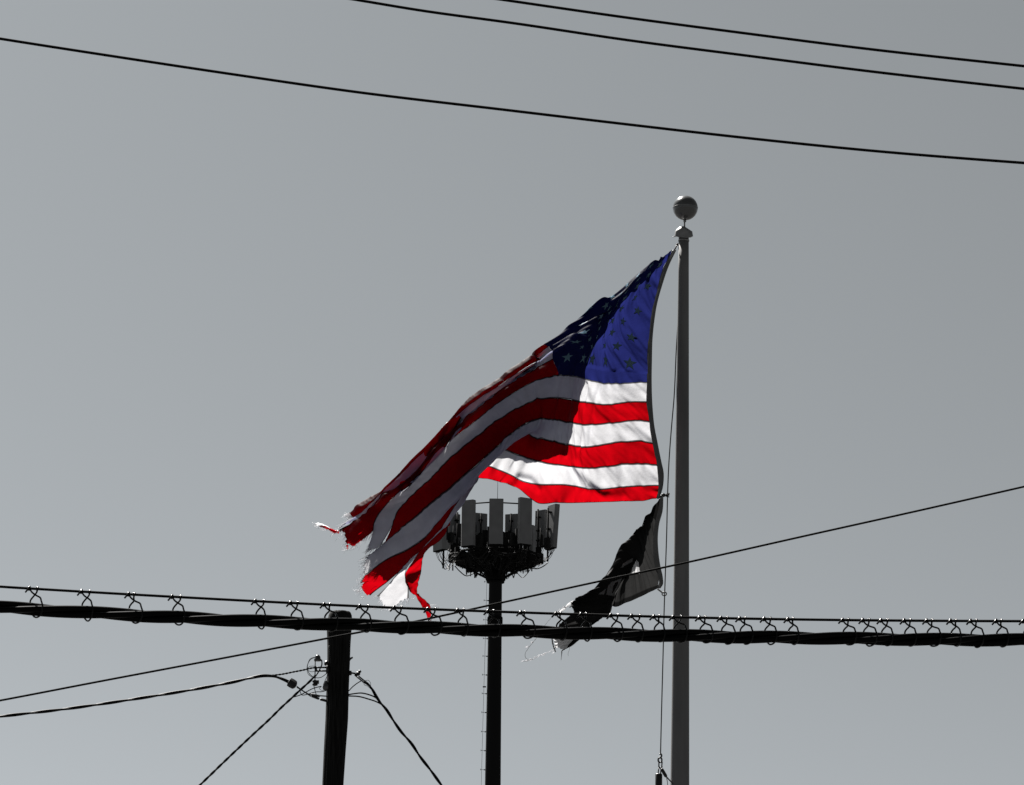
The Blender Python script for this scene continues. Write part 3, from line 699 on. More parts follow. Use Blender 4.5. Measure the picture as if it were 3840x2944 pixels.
# ------------------------------------------------------------------ striped flag
# cross-sections of the cloth: fly distance j -> [(stripe coordinate v, x, y, depth)], pixels of the photograph, depth in the same unit
FCOL = {
 0: [(0,2522,940,0),(1,2486,1010,0),(2,2466,1080,0),(3,2446,1151,0),(4,2436,1221,0),(5,2430,1291,0),(6,2427,1362,0),(7,2427,1432,0),(8,2425,1507,0),(9,2434,1584,0),(10,2448,1664,0),(11,2464,1746,0),(12,2470,1821,0),(13,2462,1868,0)],
 1: [(0,2498,953,4),(.7,2474,993,-4),(2.1,2425,1075,-8),(3.5,2387,1168,-8),(4.9,2368,1264,-8),(6.3,2361,1362,-8),(7,2365,1435,-6),(8,2374,1508,-6),(9,2385,1577,-6),(10,2400,1655,-4),(11,2416,1740,-4),(12,2420,1822,-2),(13,2415,1877,0)],
 3: [(0,2456,984,10),(.25,2459,976,0),(.7,2440,1000,-8),(2.1,2389,1072,-28),(3.5,2329,1157,-34),(4.9,2293,1246,-34),(6.3,2268,1352,-30),(7,2270,1437,-26),(8,2280,1517,-24),(9,2293,1588,-20),(10,2305,1661,-18),(11,2322,1743,-14),(12,2328,1827,-10),(13,2322,1881,-6)],
 5: [(0,2402,1022,8),(.3,2402,1017,0),(.7,2392,1034,-22),(2.1,2346,1096,-52),(3.5,2298,1156,-70),(4.9,2252,1250,-76),(6.3,2216,1345,-78),(7,2203,1423,-76),(8,2198,1510,-64),(9,2205,1593,-52),(10,2215,1675,-44),(11,2230,1754,-36),(12,2236,1836,-26),(13,2230,1884,-20)],
 9: [(0,2292,1138,-30),(.5,2292,1112,-60),(.9,2299,1118,-72),(1.4,2300,1124,-86),(2.1,2282,1160,-104),(3.5,2245,1212,-140),(4.9,2212,1272,-170),(6.3,2187,1342,-196),(7,2160,1411,-204),(8,2147,1500,-196),(9,2132,1581,-160),(10,2120,1664,-128),(11,2108,1744,-96),(12,2112,1818,-70),(13,2092,1886,-60)],
 11: [(0,2182,1248,-36),(.5,2196,1178,-92),(1.2,2198,1182,-106),(1.9,2206,1206,-116),(2.4,2206,1204,-132),(3.5,2188,1246,-166),(4.9,2160,1288,-200),(6.3,2129,1340,-228),(7,2119,1407,-236),(8,2110,1494,-232),(9,2087,1574,-204),(10,2066,1652,-156),(11,2040,1735,-122),(12,2022,1817,-98),(13,2002,1880,-86)],
 11.5: [(0,2135,1300,0),(.5,2128,1262,-30),(1.2,2124,1229,-84),(2,2126,1236,-108),(2.8,2136,1262,-132),(3.6,2142,1258,-170),(4.9,2124,1290,-204),(6.3,2100,1345,-230),(7,2107,1407,-240),(8,2098,1493,-240),(9,2075,1573,-215),(10,2051,1650,-166),(11,2023,1731,-130),(12,2001,1813,-105),(13,1980,1862,-93)],
 12: [(0,2095,1335,10),(0.4,2085,1339,-30),(0.8,2076,1327,-70),(1.1,2079,1323,-30),(1.44,2083,1317,6),(1.72,2066,1299,-40),(2,2046,1291,-110),(3,2058,1302,-138),(4.4,2076,1322,-160),(5.2,2074,1320,-200),(6,2072,1345,-216),(7,2095,1407,-246),(8,2086,1492,-248),(9,2062,1572,-226),(9.5,2050,1606,-206),(10,2035,1647,-176),(11,2006,1727,-138),(12,1980,1808,-112),(13,1956,1840,-100)],
 14: [(0,2025,1385,60),(0.74,2019,1386,-13),(1.48,2014,1372,-86),(2.035,2013,1370,-13),(2.664,2013,1367,56),(3.182,2004,1344,-23),(4.25,1992,1332,-126),(4.4,1998,1345,-150),(5,1998,1362,-158),(5.8,1988,1390,-170),(6.05,1985,1391,-196),(6.4,1994,1404,-210),(7,2003,1431,-232),(8,2010,1500,-262),(9,2018,1572,-272),(9.45,1996,1618,-280),(9.65,1990,1624,-240),(10,1968,1631,-180),(11,1938,1704,-150),(12,1898,1773,-126),(13,1872,1806,-112)],
 16: [(0,1975,1425,80),(0.74,1961,1429,-3),(1.48,1947,1418,-86),(2.035,1955,1413,-3),(2.664,1963,1407,76),(3.182,1937,1390,-13),(4.25,1908,1384,-126),(4.4,1914,1396,-148),(5,1920,1412,-156),(5.85,1914,1441,-166),(6.05,1911,1438,-192),(6.4,1916,1451,-208),(7,1925,1473,-230),(8,1945,1528,-264),(9,1965,1592,-290),(9.45,1930,1656,-294),(9.65,1924,1664,-250),(10,1925,1645,-196),(11,1872,1682,-160),(12,1826,1748,-140),(13,1790,1793,-126)],
 18: [(0,1905,1490,50),(0.74,1893,1491,-18),(1.48,1881,1477,-86),(2.035,1887,1475,-18),(2.664,1893,1472,46),(3.182,1871,1449,-28),(4.25,1846,1436,-126),(4.4,1850,1446,-146),(5,1855,1458,-154),(5.85,1838,1494,-164),(6.05,1835,1491,-190),(6.4,1840,1504,-206),(7,1847,1526,-228),(8,1880,1567,-262),(9,1917,1627,-290),(9.45,1885,1690,-296),(9.65,1880,1700,-256),(10,1872,1690,-210),(11,1838,1715,-176),(12,1798,1762,-158),(13,1765,1790,-150)],
 20: [(0,1835,1575,-40),(0.74,1821,1567,-63),(1.48,1807,1543,-86),(2.035,1815,1551,-63),(2.664,1823,1557,-44),(3.182,1797,1515,-73),(4.25,1768,1484,-126),(4.4,1772,1494,-144),(5,1778,1506,-152),(5.85,1772,1545,-164),(6.05,1768,1543,-188),(6.4,1770,1556,-204),(7,1776,1584,-226),(8,1812,1617,-260),(9,1860,1678,-288),(9.45,1842,1736,-298),(9.65,1838,1746,-262),(10,1820,1740,-222),(11,1800,1765,-196),(12,1790,1780,-184),(13,1765,1790,-170)],
 22: [(0,1775,1650,-70),(0.84,1761,1640,-79),(1.68,1748,1615,-88),(2.31,1755,1624,-79),(3.024,1763,1632,-74),(3.612,1738,1587,-89),(4.2,1710,1553,-128),(4.7,1708,1557,-142),(5,1709,1563,-152),(5.85,1700,1610,-162),(6.05,1695,1607,-188),(6.4,1698,1620,-204),(7,1703,1640,-224),(8,1740,1672,-258),(9,1800,1731,-286),(9.45,1800,1776,-298),(9.65,1800,1786,-268),(10,1782,1782,-240),(11,1772,1796,-220),(11.5,1792,1800,-212),(12,1784,1802,-204),(13,1765,1795,-190)],
 24: [(0,1705,1740,-80),(0.88,1693,1726,-85),(1.76,1681,1697,-90),(2.42,1687,1710,-85),(3.168,1693,1722,-84),(3.784,1671,1669,-95),(4.4,1646,1627,-130),(5,1645,1636,-150),(5.85,1630,1680,-160),(6.05,1625,1677,-188),(6.4,1628,1688,-202),(7,1633,1701,-222),(8,1672,1735,-256),(9,1738,1785,-284),(9.45,1755,1826,-298),(9.65,1756,1836,-270),(10,1738,1834,-248),(11,1736,1852,-230),(11.5,1762,1848,-222),(12,1756,1854,-214),(13,1735,1845,-200)],
 26: [(0,1625,1830,-90),(0.88,1612,1816,-90),(1.76,1599,1786,-90),(2.42,1606,1800,-90),(3.168,1613,1812,-94),(3.784,1589,1758,-100),(4.4,1562,1714,-130),(5,1560,1724,-150),(5.85,1565,1760,-160),(6.05,1562,1757,-188),(6.4,1568,1764,-200),(7,1578,1774,-220),(8,1616,1794,-252),(9,1680,1838,-280),(9.45,1700,1882,-296),(9.65,1700,1892,-272),(10,1680,1902,-256),(11,1690,1922,-244),(11.5,1720,1914,-234),(12,1712,1926,-224),(13,1692,1932,-210)],
 28: [(0,1545,1900,-100),(0.88,1532,1889,-95),(1.76,1519,1862,-90),(2.42,1526,1873,-95),(3.168,1533,1882,-104),(3.784,1509,1834,-105),(4.4,1482,1796,-130),(5,1482,1804,-150),(5.85,1496,1820,-162),(6.05,1492,1817,-188),(6.4,1500,1824,-200),(7,1510,1833,-218),(8,1553,1850,-250),(9,1614,1889,-276),(9.45,1622,1940,-290),(9.75,1618,1970,-288),(10,1612,1998,-280),(11,1640,2000,-262),(12,1652,1992,-246),(13,1668,2000,-226)],
 30: [(0,1440,1925,-100),(0.78,1444,1949,-95),(1.56,1434,1923,-90),(2.145,1438,1933,-95),(2.808,1443,1942,-104),(3.354,1424,1895,-105),(4.25,1401,1858,-130),(4.5,1402,1860,-145),(5,1408,1868,-156),(5.85,1426,1870,-166),(6.05,1422,1867,-188),(6.4,1428,1878,-200),(7,1446,1895,-216),(8,1494,1911,-248),(9,1545,1950,-272),(9.45,1543,2000,-284),(9.75,1538,2030,-286),(10,1530,2060,-282),(11,1542,2092,-262),(12,1562,2080,-246),(13,1592,2076,-226)],
 32: [(0,1385,1960,-100),(0.78,1389,1992,-96),(1.56,1378,1963,-92),(2.145,1383,1976,-96),(2.808,1388,1987,-104),(3.354,1368,1935,-106),(4.25,1344,1893,-132),(4.5,1352,1903,-145),(5,1362,1918,-156),(5.85,1368,1932,-170),(6.05,1364,1929,-190),(6.4,1370,1946,-200),(7,1407,1952,-214),(8,1468,1975,-246),(9,1491,1995,-268),(9.45,1484,2036,-282),(9.75,1468,2070,-286),(10,1450,2098,-284),(11,1492,2150,-260),(12,1520,2152,-244),(13,1580,2142,-226)],
}
# the hanging half of the cloth leans back a little less steeply than the sunlight falls, so its own upper fold shades it
for q in FCOL:
    if q < 14: continue
    col = FCOL[q]
    x9, y9, d9 = [p for p in col if p[0] == 9][0][1:]
    vB, xB, yB, dB0 = [p for p in col if p[0] >= 3.5][0]
    along = lambda x, y: -((y - y9) + .88 * (x - x9)) / (1 + .88 * .385)
    aB = along(xB, yB); dB = d9 + .42 * aB
    new = []
    for v, x, y, d in col:
        if vB < v < vB + .3: continue
        if vB <= v < 9:
            a = along(x, y)
            d = dB - .3 * (aB - a) if v < 6 else d9 + .40 * a - (10 if v < 6.6 else 0)
            if v == vB:                       # crest rolls back towards the sun
                new += [(v, x, y, d + .09 * aB), (v + .16, x + 3, y + 8, d - 2)]
                continue
            if v == 6.05:
                new += [(v, x, y, d + 16), (6.2, x + 4, y + 7, d - 2)]
                continue
        new.append((v, x, y, d))
    # beyond the ridge, five unseen layers are added behind to deepen the front's shade
    _, Ex, Ey, Ed = new[0]
    mx, my_ = (xB + Ex) / 2 + 6, (yB + Ey) / 2 + 14
    md = d9 + .42 * along(mx, my_) + (18 if q < 20 else 28)
    new = [(0, Ex, Ey, Ed), (vB * .18, (Ex + mx) / 2, (Ey + my_) / 2 + 8, (Ed + md) / 2), (vB * .34, mx, my_, md), (vB * .50, Ex - 6, Ey - 9, Ed - 2), (vB * .66, mx - 5, my_ - 10, md - 4), (vB * .82, Ex - 12, Ey - 20, Ed - 6),
           (vB * .91, (xB + Ex) / 2 - 4, (yB + Ey) / 2 - 16, (Ed + dB) / 2 + 10)] + [p for p in new if p[0] >= vB]
    FCOL[q] = new
TAIL = {   # torn ends of single stripes: k -> list of (j, [(v,x,y,d)])
 0: [(33.2,[(0,1368,1975,-100),(1,1362,1957,-95)])],
 1: [(33.4,[(1,1360,1957,-95),(2,1345,1942,-98)])],
 2: [(33.4,[(2,1344,1942,-98),(3,1325,1928,-105)])],
 3: [(34,[(3,1322,1930,-105),(4,1304,1924,-132)])],
 4: [(34,[(4,1302,1925,-132),(4.5,1312,1936,-140),(5,1332,1946,-152)])],
 5: [(34,[(5,1332,1944,-160),(5.5,1300,1956,-176),(6,1272,1984,-190)])],
 6: [(34,[(6,1268,1992,-184),(6.35,1298,2043,-222),(6.6,1327,2056,-234),(6.8,1366,2022,-222),(7,1400,1993,-208)])],
 7: [(34,[(7,1405,1984,-212),(7.5,1374,2070,-230),(8,1424,2052,-244)])],
 8: [(34,[(8,1438,2042,-244),(9,1430,2050,-266)])],
 9: [(34,[(9,1426,2054,-266),(9.3,1366,2090,-276),(9.7,1358,2130,-284),(10,1362,2162,-286)])],
 10: [(34,[(10,1360,2163,-286),(10.4,1344,2190,-290),(10.7,1350,2220,-280),(11,1371,2246,-262)])],
 11: [(33,[(11,1446,2204,-256),(12,1532,2196,-238)]),(34,[(11,1408,2240,-244),(11.5,1452,2298,-234),(12,1534,2246,-228)])],
 12: [(33,[(12,1518,2176,-246),(12.5,1545,2166,-262),(13,1574,2170,-240)]),(34.2,[(12,1530,2204,-250),(12.5,1550,2206,-262),(13,1567,2208,-240)]),(36,[(12,1560,2240,-250),(13,1576,2236,-240)]),(38,[(12,1586,2284,-250),(13,1610,2268,-240)]),(40,[(12,1606,2334,-250),(13,1620,2328,-240)])],
}
JK = sorted(FCOL)
def col_at(col, v):
    a = np.array(col)
    return hermite(a[:, 0], a[:, 1:], v)
def flag_px(j, v, k=None):
    """grid of (x, y, depth) for arrays j (m), v (n); k names the stripe whose torn end is used"""
    knots = list(JK); P = [col_at(FCOL[q], v) for q in JK]
    if k is not None and k in TAIL:
        for q, col in TAIL[k]:
            knots.append(q); P.append(col_at(col, v))
    return hermite(knots, np.array(P), j)
CREASE = [([(2118, 1690), (2150, 1760), (2186, 1836), (2250, 1858), (2330, 1866)], 24, 11), ([(2150, 1745), (2215, 1800), (2262, 1842)], 18, -8),
          ([(2020, 1835), (1985, 1800), (1950, 1790)], 14, 10), ([(2140, 1430), (2120, 1560), (2110, 1700)], 9, 8),
          ([(2250, 1440), (2225, 1520), (2215, 1590), (2210, 1670)], 8, 4), ([(2195, 1440), (2180, 1520), (2172, 1600), (2168, 1680)], 7, 5)]
def seg_dist(x, y, pts):
    best = np.full(x.shape, 1e9)
    for (x0, y0), (x1, y1) in zip(pts[:-1], pts[1:]):
        dx, dy = x1 - x0, y1 - y0
        t = np.clip(((x - x0) * dx + (y - y0) * dy) / (dx * dx + dy * dy), 0, 1)
        best = np.minimum(best, np.hypot(x - x0 - t * dx, y - y0 - t * dy))
    return best
def wrinkle(j, v, q):
    J, V = np.meshgrid(j, v, indexing='ij')
    sd = np.abs(V - np.round(V))
    cant = (J < 12) & (V < 6.6)
    w = np.where(cant, 0.0, 1.0) * 7.5 * np.exp(-sd / 0.16) * noise2(J * 3.0 + V * 1.2, np.round(V) * 7.7, 1)
    w += 3.0 * np.exp(-sd / 0.35) * noise2(J * 1.7 + V * 1.5, V * .8, 2) * np.where(cant, 0.3, 1)
    w *= np.where((J > 12) & (V < 5.7), .12, 1)
    # gathers at the canvas header
    w += 9.0 * np.exp(-J / 1.6) * noise2(V * 2.8 + J * .9, J * .35, 3)
    # long pulled wrinkles, running diagonally in the canton
    w += 8.0 * noise2((J * .8 + V * 1.05) * 1.3, (J - V) * .16, 4) * np.where(J < 14, np.where(cant, 1.8, 1.0), 0.35)
    w += 4.0 * noise2((J * .8 + V * 1.05) * 3.2, (J - V) * .3, 5) * np.where(cant, 2.2, 0.5)
    w += 3.0 * noise2(J * 1.6, V * .5, 16) * np.clip(J / 3, 0, 1) * np.where(J < 14, 1, .5)
    w += 8.0 * noise2(J * .55, V * .7, 6) * np.clip(J / 3, 0, 1)
    low_ = np.clip((V - 6.6) / .8, 0, 1) * np.clip(J / 2, 0, 1) * (J < 18)
    w += low_ * (11.0 * noise2(J * .85 + V * .22, V * .3, 31) + 6.0 * noise2(J * 1.9 + V * .35, V * .35, 32))
    rid = lambda n: (.25 - np.abs(n)) * 2
    w += 4.0 * rid(noise2((J * .75 + V * 1.1) * 1.1, (J - V) * .22, 21)) * np.where(J < 14, 1, .3) * np.where(cant, 2.2, .7)
    w += 3.0 * rid(noise2((J * .8 + V) * 2.6, (J - V) * .3, 22)) * np.exp(-J / 5) * np.where(cant, 2.4, 1.0)
    w += 2.2 * rid(noise2(J * 2.2 + V * .5, V * .6, 23)) * np.where(cant, .4, 1) * np.exp(-sd / .3)
    # ragged fly edge flutter
    w += 9.0 * noise2(J * .9, V * 1.1, 7) * np.clip((J - 22) / 10, 0, 1)
    # crumpled upper fold
    up = np.exp(-((V - 5.2) / 1.1) ** 2) * np.clip((J - 9) / 5, 0, 1)
    w += 9.0 * up * noise2(J * 1.1, V * .8, 8) * np.clip((J - 11) / 3, 0, 1)
    w *= np.where(J < 14, 1.55, 1.0) * (1 - .97 * np.clip((3.0 - V) / .8, 0, 1) * np.clip((J - 2) / 2, 0, 1) * (J < 15)) * np.where((J > 6.5) & (J < 13) & (V < 6.5), .5, 1)
    x, y = q[..., 0], q[..., 1]
    low = (V > 6.5) & (J < 18)
    for pts, wd, amp in CREASE:
        w += np.where(low | (V > 4.5) & (J < 5), 1.5 * amp * np.exp(-(seg_dist(x, y, pts) / wd) ** 2), 0)
    return w
def flag_world(j, v, k=None, off=0.0):
    q = flag_px(j, v, k)
    P = at(q[..., 0], q[..., 1], YF - 0.02 + q[..., 2] * SF)
    gj = np.gradient(P, axis=0) if len(j) > 1 else None
    gv = np.gradient(P, axis=1)
    nrm = np.cross(gj, gv)
    nrm /= np.linalg.norm(nrm, axis=2)[..., None] + 1e-9
    nrm = np.where((nrm[..., 1] > 0)[..., None] & False, -nrm, nrm)
    w = wrinkle(np.asarray(j), np.asarray(v), q)
    return P + nrm * ((w + off) * SF)[..., None]

flag = empty('striped_flag', 'torn red white and blue striped flag blowing on the flagpole', 'flag')
rag = np.random.RandomState(3)
fringe = []
def sheet(name, j0, j1, v0, v1, dj, dv, mat, k=None, ragged=None):
    nj, nv = max(3, int(round((j1 - j0) / dj)) + 1), max(3, int(round((v1 - v0) / dv)) + 1)
    j, v = np.linspace(j0, j1, nj), np.linspace(v0, v1, nv)
    P = flag_world(j, v, k)
    verts = P.reshape(-1, 3)
    uu = (v - v0) / (v1 - v0)
    if k is None: uu = .045 + .91 * uu
    uv = np.stack(np.meshgrid(j, uu, indexing='ij'), -1).reshape(-1, 2)
    end = np.full(nv, nj - 1)
    if ragged:
        nz = np.array([float(noise2(q * 5.1, 1.7, 9)) * 2 for q in v])
        nz2 = rag.rand(nv)
        end = (nj - 1 - np.clip((nz + .4) * ragged * .6 + nz2 * ragged * .6, 0, ragged * 1.5) / dj).astype(int)
        if k is not None:
            for i in range(nv):
                e = max(2, end[i])
                fringe.append((P[e, i], P[e, i] - P[e - 2, i], k))
    faces = []
    for a in range(nj - 1):
        for b in range(nv - 1):
            if a < end[b]:
                faces.append((a * nv + b, (a + 1) * nv + b, (a + 1) * nv + b + 1, a * nv + b + 1))
    used = np.unique(np.array(faces).ravel())
    remap = np.full(len(verts), -1); remap[used] = np.arange(len(used))
    return mesh(name, verts[used], remap[np.array(faces)], mat, flag, True, None, uv[used])
canton = sheet('canton', 0, 12, 0, 7, .07, .05, M['blue_cloth'])
for k in range(13):
    jend = max([q for q, _ in TAIL[k]])
    sheet('stripe', 12 if k < 7 else 0, jend, k, k + 1, .085, .055, M['red_cloth'] if k % 2 == 0 else M['white_cloth'], k, 0.28 if k != 12 else 0.7)
# stars: sewn patches on both faces of the canton
def star(j0, v0, r=.265):
    rs, th = [], []
    ring_pts = []
    for i in range(10):
        a = -math.pi / 2 + i * math.pi / 5
        rr = r if i % 2 == 0 else r * .40
        ring_pts.append((math.cos(a) * rr, math.sin(a) * rr))
    vs, fs = [], []
    for side in (1, -1):
        b = len(vs)
        pts = [(0, 0)] + [(x * .5, y * .5) for x, y in ring_pts] + ring_pts
        for x, y in pts:
            jj, vv = j0 + x * 72 / 46.5, min(max(v0 + y, .02), 6.98)
            e = 0.02
            g3 = flag_world(np.array([jj - e, jj, jj + e]), np.array([vv - e, vv, vv + e]), None, side * 1.3)
            vs.append(g3[1, 1])
        for i in range(10):
            i2 = (i + 1) % 10
            t = [(b, b + 1 + i, b + 1 + i2), (b + 1 + i, b + 11 + i, b + 11 + i2, b + 1 + i2)]
            fs += [q if side > 0 else q[::-1] for q in t]
    ob = mesh('star', vs, fs, M['star'], canton, True, None, [(0.5, 0.5)] * len(vs))
for i in range(1, 10):
    for jj in range(1, 12):
        if (i + jj) % 2 == 0:
            star(float(jj), .7 * i)
# header
hv = np.linspace(0, 13, 120)
inner = col_at(FCOL[0], hv)
outer_px = np.array([(0, 2537, 937), (1, 2509, 995), (2, 2488, 1055), (3, 2466, 1132), (4, 2454, 1203), (5, 2447, 1275), (6, 2445, 1350), (7, 2444, 1425), (8, 2446, 1505), (9, 2453, 1590), (10, 2465, 1655), (11, 2480, 1730), (11.6, 2489, 1774), (12.3, 2486, 1826), (13, 2474, 1866)])
outer = hermite(outer_px[:, 0], outer_px[:, 1:], hv)
rows = []
for f, d in ((-.06, -3), (0.0, -3.5), (.35, -4), (.7, -3.5), (1.0, 0), (.7, 3.5), (.35, 4), (0, 3.5), (-.06, 3)):
    x = inner[:, 0] * (1 - f) + outer[:, 0] * f; y = inner[:, 1] * (1 - f) + outer[:, 1] * f
    rows.append(at(x, y, YF - 0.02 + (d + 1.5 * noise2(hv * 4, hv * 0 + f * 3, 3)) * SF))
rows = np.array(rows)
hvv = rows.reshape(-1, 3); nh = len(hv); nr = len(rows)
hf = [(a * nh + b, a * nh + b + 1, (a + 1) * nh + b + 1, (a + 1) * nh + b) for a in range(nr - 1) for b in range(nh - 1)]
hd_ = mesh('header', hvv, hf, M['header'], flag, True, None, [(0.5, 0.5)] * len(hvv))
for (gx, gy) in ((2526, 944), (2471, 1858)):
    c = np.array([fl(gx + 5 * math.cos(t), gy + 5 * math.sin(t), -6) for t in np.linspace(0, 2 * math.pi, 17)[:-1]])
    MB().tube(c, 1.6 * SF, 6, closed=True).build('grommet', M['cap'], hd_)
# frayed fly edge: loose threads
fm_w = MB()
frr = random.Random(12)
for p, d, k in fringe:
    if k < 3 or frr.random() < .25:
        continue
    d = d / (np.linalg.norm(d) + 1e-9)
    for q in range(4):
        Ln = frr.uniform(4, 30) * SF * (1.6 if frr.random() < .12 else 1)
        side = np.array([frr.uniform(-.6, .3), frr.uniform(-.5, .5), frr.uniform(-.7, .3)])
        dir_ = d * .8 + side * .8 + np.array([-.25, 0, -.1]); dir_ /= np.linalg.norm(dir_)
        b0 = p - d * 3 * SF + np.array([frr.uniform(-1, 1), 0, frr.uniform(-1, 1)]) * 2 * SF
        fm_w.tube([b0, b0 + dir_ * Ln * .5 + np.array([0, 0, frr.uniform(-2, 2) * SF]), b0 + dir_ * Ln + np.array([0, 0, -frr.uniform(0, 5) * SF])], [.55 * SF, .45 * SF, .25 * SF], 3)
o = mesh('frayed_threads', fm_w.v, fm_w.f, M['thread'], flag, True, None, [(0.5, 0.5)] * len(fm_w.v))
o['kind'] = 'stuff'
# thin torn ribbons at the fly
def ribbon(name, pts, widths, mat, parent, jag=1.0):
    P = spline(np.array(pts, float), 40)
    wd = np.interp(np.linspace(0, 1, 40), np.linspace(0, 1, len(widths)), widths)
    T = np.gradient(P[:, :2], axis=0); T /= np.linalg.norm(T, axis=1)[:, None]
    Nn = np.stack([-T[:, 1], T[:, 0]], 1)
    vs = []
    for i in range(40):
        ja = 1 + jag * float(noise2(i * .9, 0.3, 10)); jb = 1 + jag * float(noise2(i * .9, 5.3, 12))
        for f, dd in ((-ja, 0), (0, 2.0), (jb, 0)):
            vs.append(fl(P[i, 0] + Nn[i, 0] * wd[i] * .5 * f, P[i, 1] + Nn[i, 1] * wd[i] * .5 * f, P[i, 2] + dd + 2 * float(noise2(i * .5, f, 13))))
    fs = [(i * 3 + a, i * 3 + a + 1, i * 3 + a + 4, i * 3 + a + 3) for i in range(39) for a in range(2)]
    return mesh(name, vs, fs, mat, parent, True, None, [(0.5, 0.5)] * len(vs))
ribbon('torn_ribbon', [(1272, 1996, -192), (1254, 1993, -194), (1236, 1984, -196), (1216, 1976, -198), (1198, 1972, -200)], [9, 11, 9, 8, 5], M['red_cloth'], flag)
ribbon('torn_ribbon', [(1268, 1990, -190), (1250, 1990, -191), (1225, 1974, -193), (1202, 1968, -195), (1184, 1966, -197)], [5, 4, 4, 9, 12], M['thread'], flag)
ribbon('torn_ribbon', [(1300, 2044, -200), (1304, 2052, -201), (1302, 2060, -202)], [8, 8, 4], M['red_cloth'], flag)
tb = MB()
for i in range(46):
    x, y = frr.choice([(1190, 1968), (1205, 1975), (1230, 1986), (1255, 1998), (1302, 2058), (1325, 2056), (1310, 1930), (1320, 1948), (1610, 2280), (1612, 2330), (1560, 2240), (1352, 2180), (1348, 2215), (1365, 2240), (1372, 2090), (1420, 2280)])
    x += frr.uniform(-7, 7); y += frr.uniform(-5, 5)
    a = frr.uniform(1.9, 3.6); Ln = frr.uniform(8, 32)
    tb.tube([fl(x, y, -198), fl(x + Ln * .5 * math.cos(a), y + Ln * .5 * math.sin(a) * .7 + 1, -198 + frr.uniform(-6, 6)), fl(x + Ln * math.cos(a + .3), y + Ln * math.sin(a + .3) * .7, -198 + frr.uniform(-9, 9))], [.8 * SF, .7 * SF, .4 * SF], 4)
for pts_ in ([(1614, 2268, -240), (1630, 2268, -242), (1642, 2275, -244), (1646, 2285, -244)], [(1612, 2272, -240), (1628, 2274, -242), (1638, 2284, -244)], [(1618, 2300, -240), (1626, 2318, -242), (1636, 2330, -242)]):
    tb.tube(spline(np.array([fl(*p) for p in pts_]), 12), .9 * SF, 4)
o = mesh('loose_threads', tb.v, tb.f, M['thread'], flag, True, None, [(0.5, 0.5)] * len(tb.v)); o['kind'] = 'stuff'

# ------------------------------------------------------------------ black flag
BCOL = [  # rows with negative v: unseen flap added behind to darken the cloth
 [(-.35,2478,1864,0),(-.15,2472,1915,0),(0,2464,1954,0),(.25,2456,2021,0),(.5,2456,2067,0),(.7,2462,2125,0),(.85,2471,2165,0),(1,2466,2207,0)],
 [(-.35,2458,1892,6),(-.15,2443,1913,4),(0,2432,1932,0),(.25,2425,1985,-6),(.5,2420,2060,-8),(.7,2422,2120,-6),(.85,2422,2172,-4),(1,2416,2231,0)],
 [(-.35,2405,1998,24),(-.15,2404,1976,12),(0,2400,1975,0),(.25,2400,2025,-12),(.5,2394,2088,-16),(.7,2386,2134,-8),(.85,2375,2190,-2),(1,2357,2257,4)],
 [(-.35,2352,2078,40),(-.15,2357,2036,20),(0,2361,2014,0),(.25,2370,2060,-20),(.45,2375,2108,-26),(.52,2374,2116,-6),(.7,2352,2160,10),(.85,2330,2215,14),(1,2308,2276,18)],
 [(-.35,2318,2128,45),(-.15,2318,2086,22),(0,2322,2068,0),(.25,2338,2105,-26),(.45,2344,2158,-34),(.52,2342,2166,-8),(.7,2320,2205,16),(.85,2304,2235,24),(1,2292,2270,28)],
 [(-.35,2275,2198,45),(-.15,2274,2172,22),(0,2276,2159,0),(.25,2296,2180,-26),(.45,2304,2218,-34),(.55,2298,2230,-14),(.7,2291,2248,0),(.85,2288,2278,4),(1,2284,2312,6)],
 [(-.35,2245,2300,56),(-.15,2208,2258,36),(0,2192,2225,0),(.25,2215,2252,-18),(.45,2236,2282,-32),(.55,2244,2294,-36),(.7,2252,2306,-40),(.85,2256,2318,-42),(1,2254,2318,-40)],
 [(-.35,2190,2330,40),(-.15,2165,2290,26),(0,2150,2253,0),(.25,2160,2290,-22),(.45,2176,2322,-40),(.6,2196,2340,-48),(.8,2214,2350,-50),(1,2222,2342,-46)],
 [(-.35,2125,2400,26),(-.15,2106,2366,16),(0,2100,2345,-4),(.25,2096,2372,-20),(.45,2108,2392,-30),(.6,2124,2404,-34),(.8,2150,2412,-36),(1,2172,2396,-28)],
 [(-.35,2095,2430,20),(-.15,2078,2410,12),(0,2071,2392,0),(.25,2074,2416,-4),(.45,2082,2437,-4),(.6,2098,2440,-4),(.8,2120,2434,-2),(1,2142,2420,0)],
]
def bflag_px(u, v):
    P = np.array([col_at(c, v) for c in BCOL])
    return hermite(np.arange(len(BCOL)), P, u)
bflag = empty('black_flag', 'tattered black flag with grey lettering hanging below the striped flag', 'flag')
bu, bv = np.linspace(0, 9, 300), np.linspace(-.35, 1, 150)
q = bflag_px(bu, bv)
UU, VV = np.meshgrid(bu, bv, indexing='ij')
P = at(q[..., 0], q[..., 1], YF - 0.03 + q[..., 2] * SF)
nrm = np.cross(np.gradient(P, axis=0), np.gradient(P, axis=1)); nrm /= np.linalg.norm(nrm, axis=2)[..., None] + 1e-9
w = 9 * np.exp(-UU / .6) * noise2(VV * 16 + UU * 5, UU, 1) + 16 * noise2(VV * 6 + UU * 2.0, UU * .5, 2) * np.clip(UU, 0, 1) + 7.5 * noise2(VV * 16 + UU * 6, UU * .8, 3) * (VV > 0) \
    + 1.6 * np.exp(-(1 - VV) / .05) * noise2(UU * 16, VV * 2, 4)
P = P + nrm * (w * SF)[..., None]
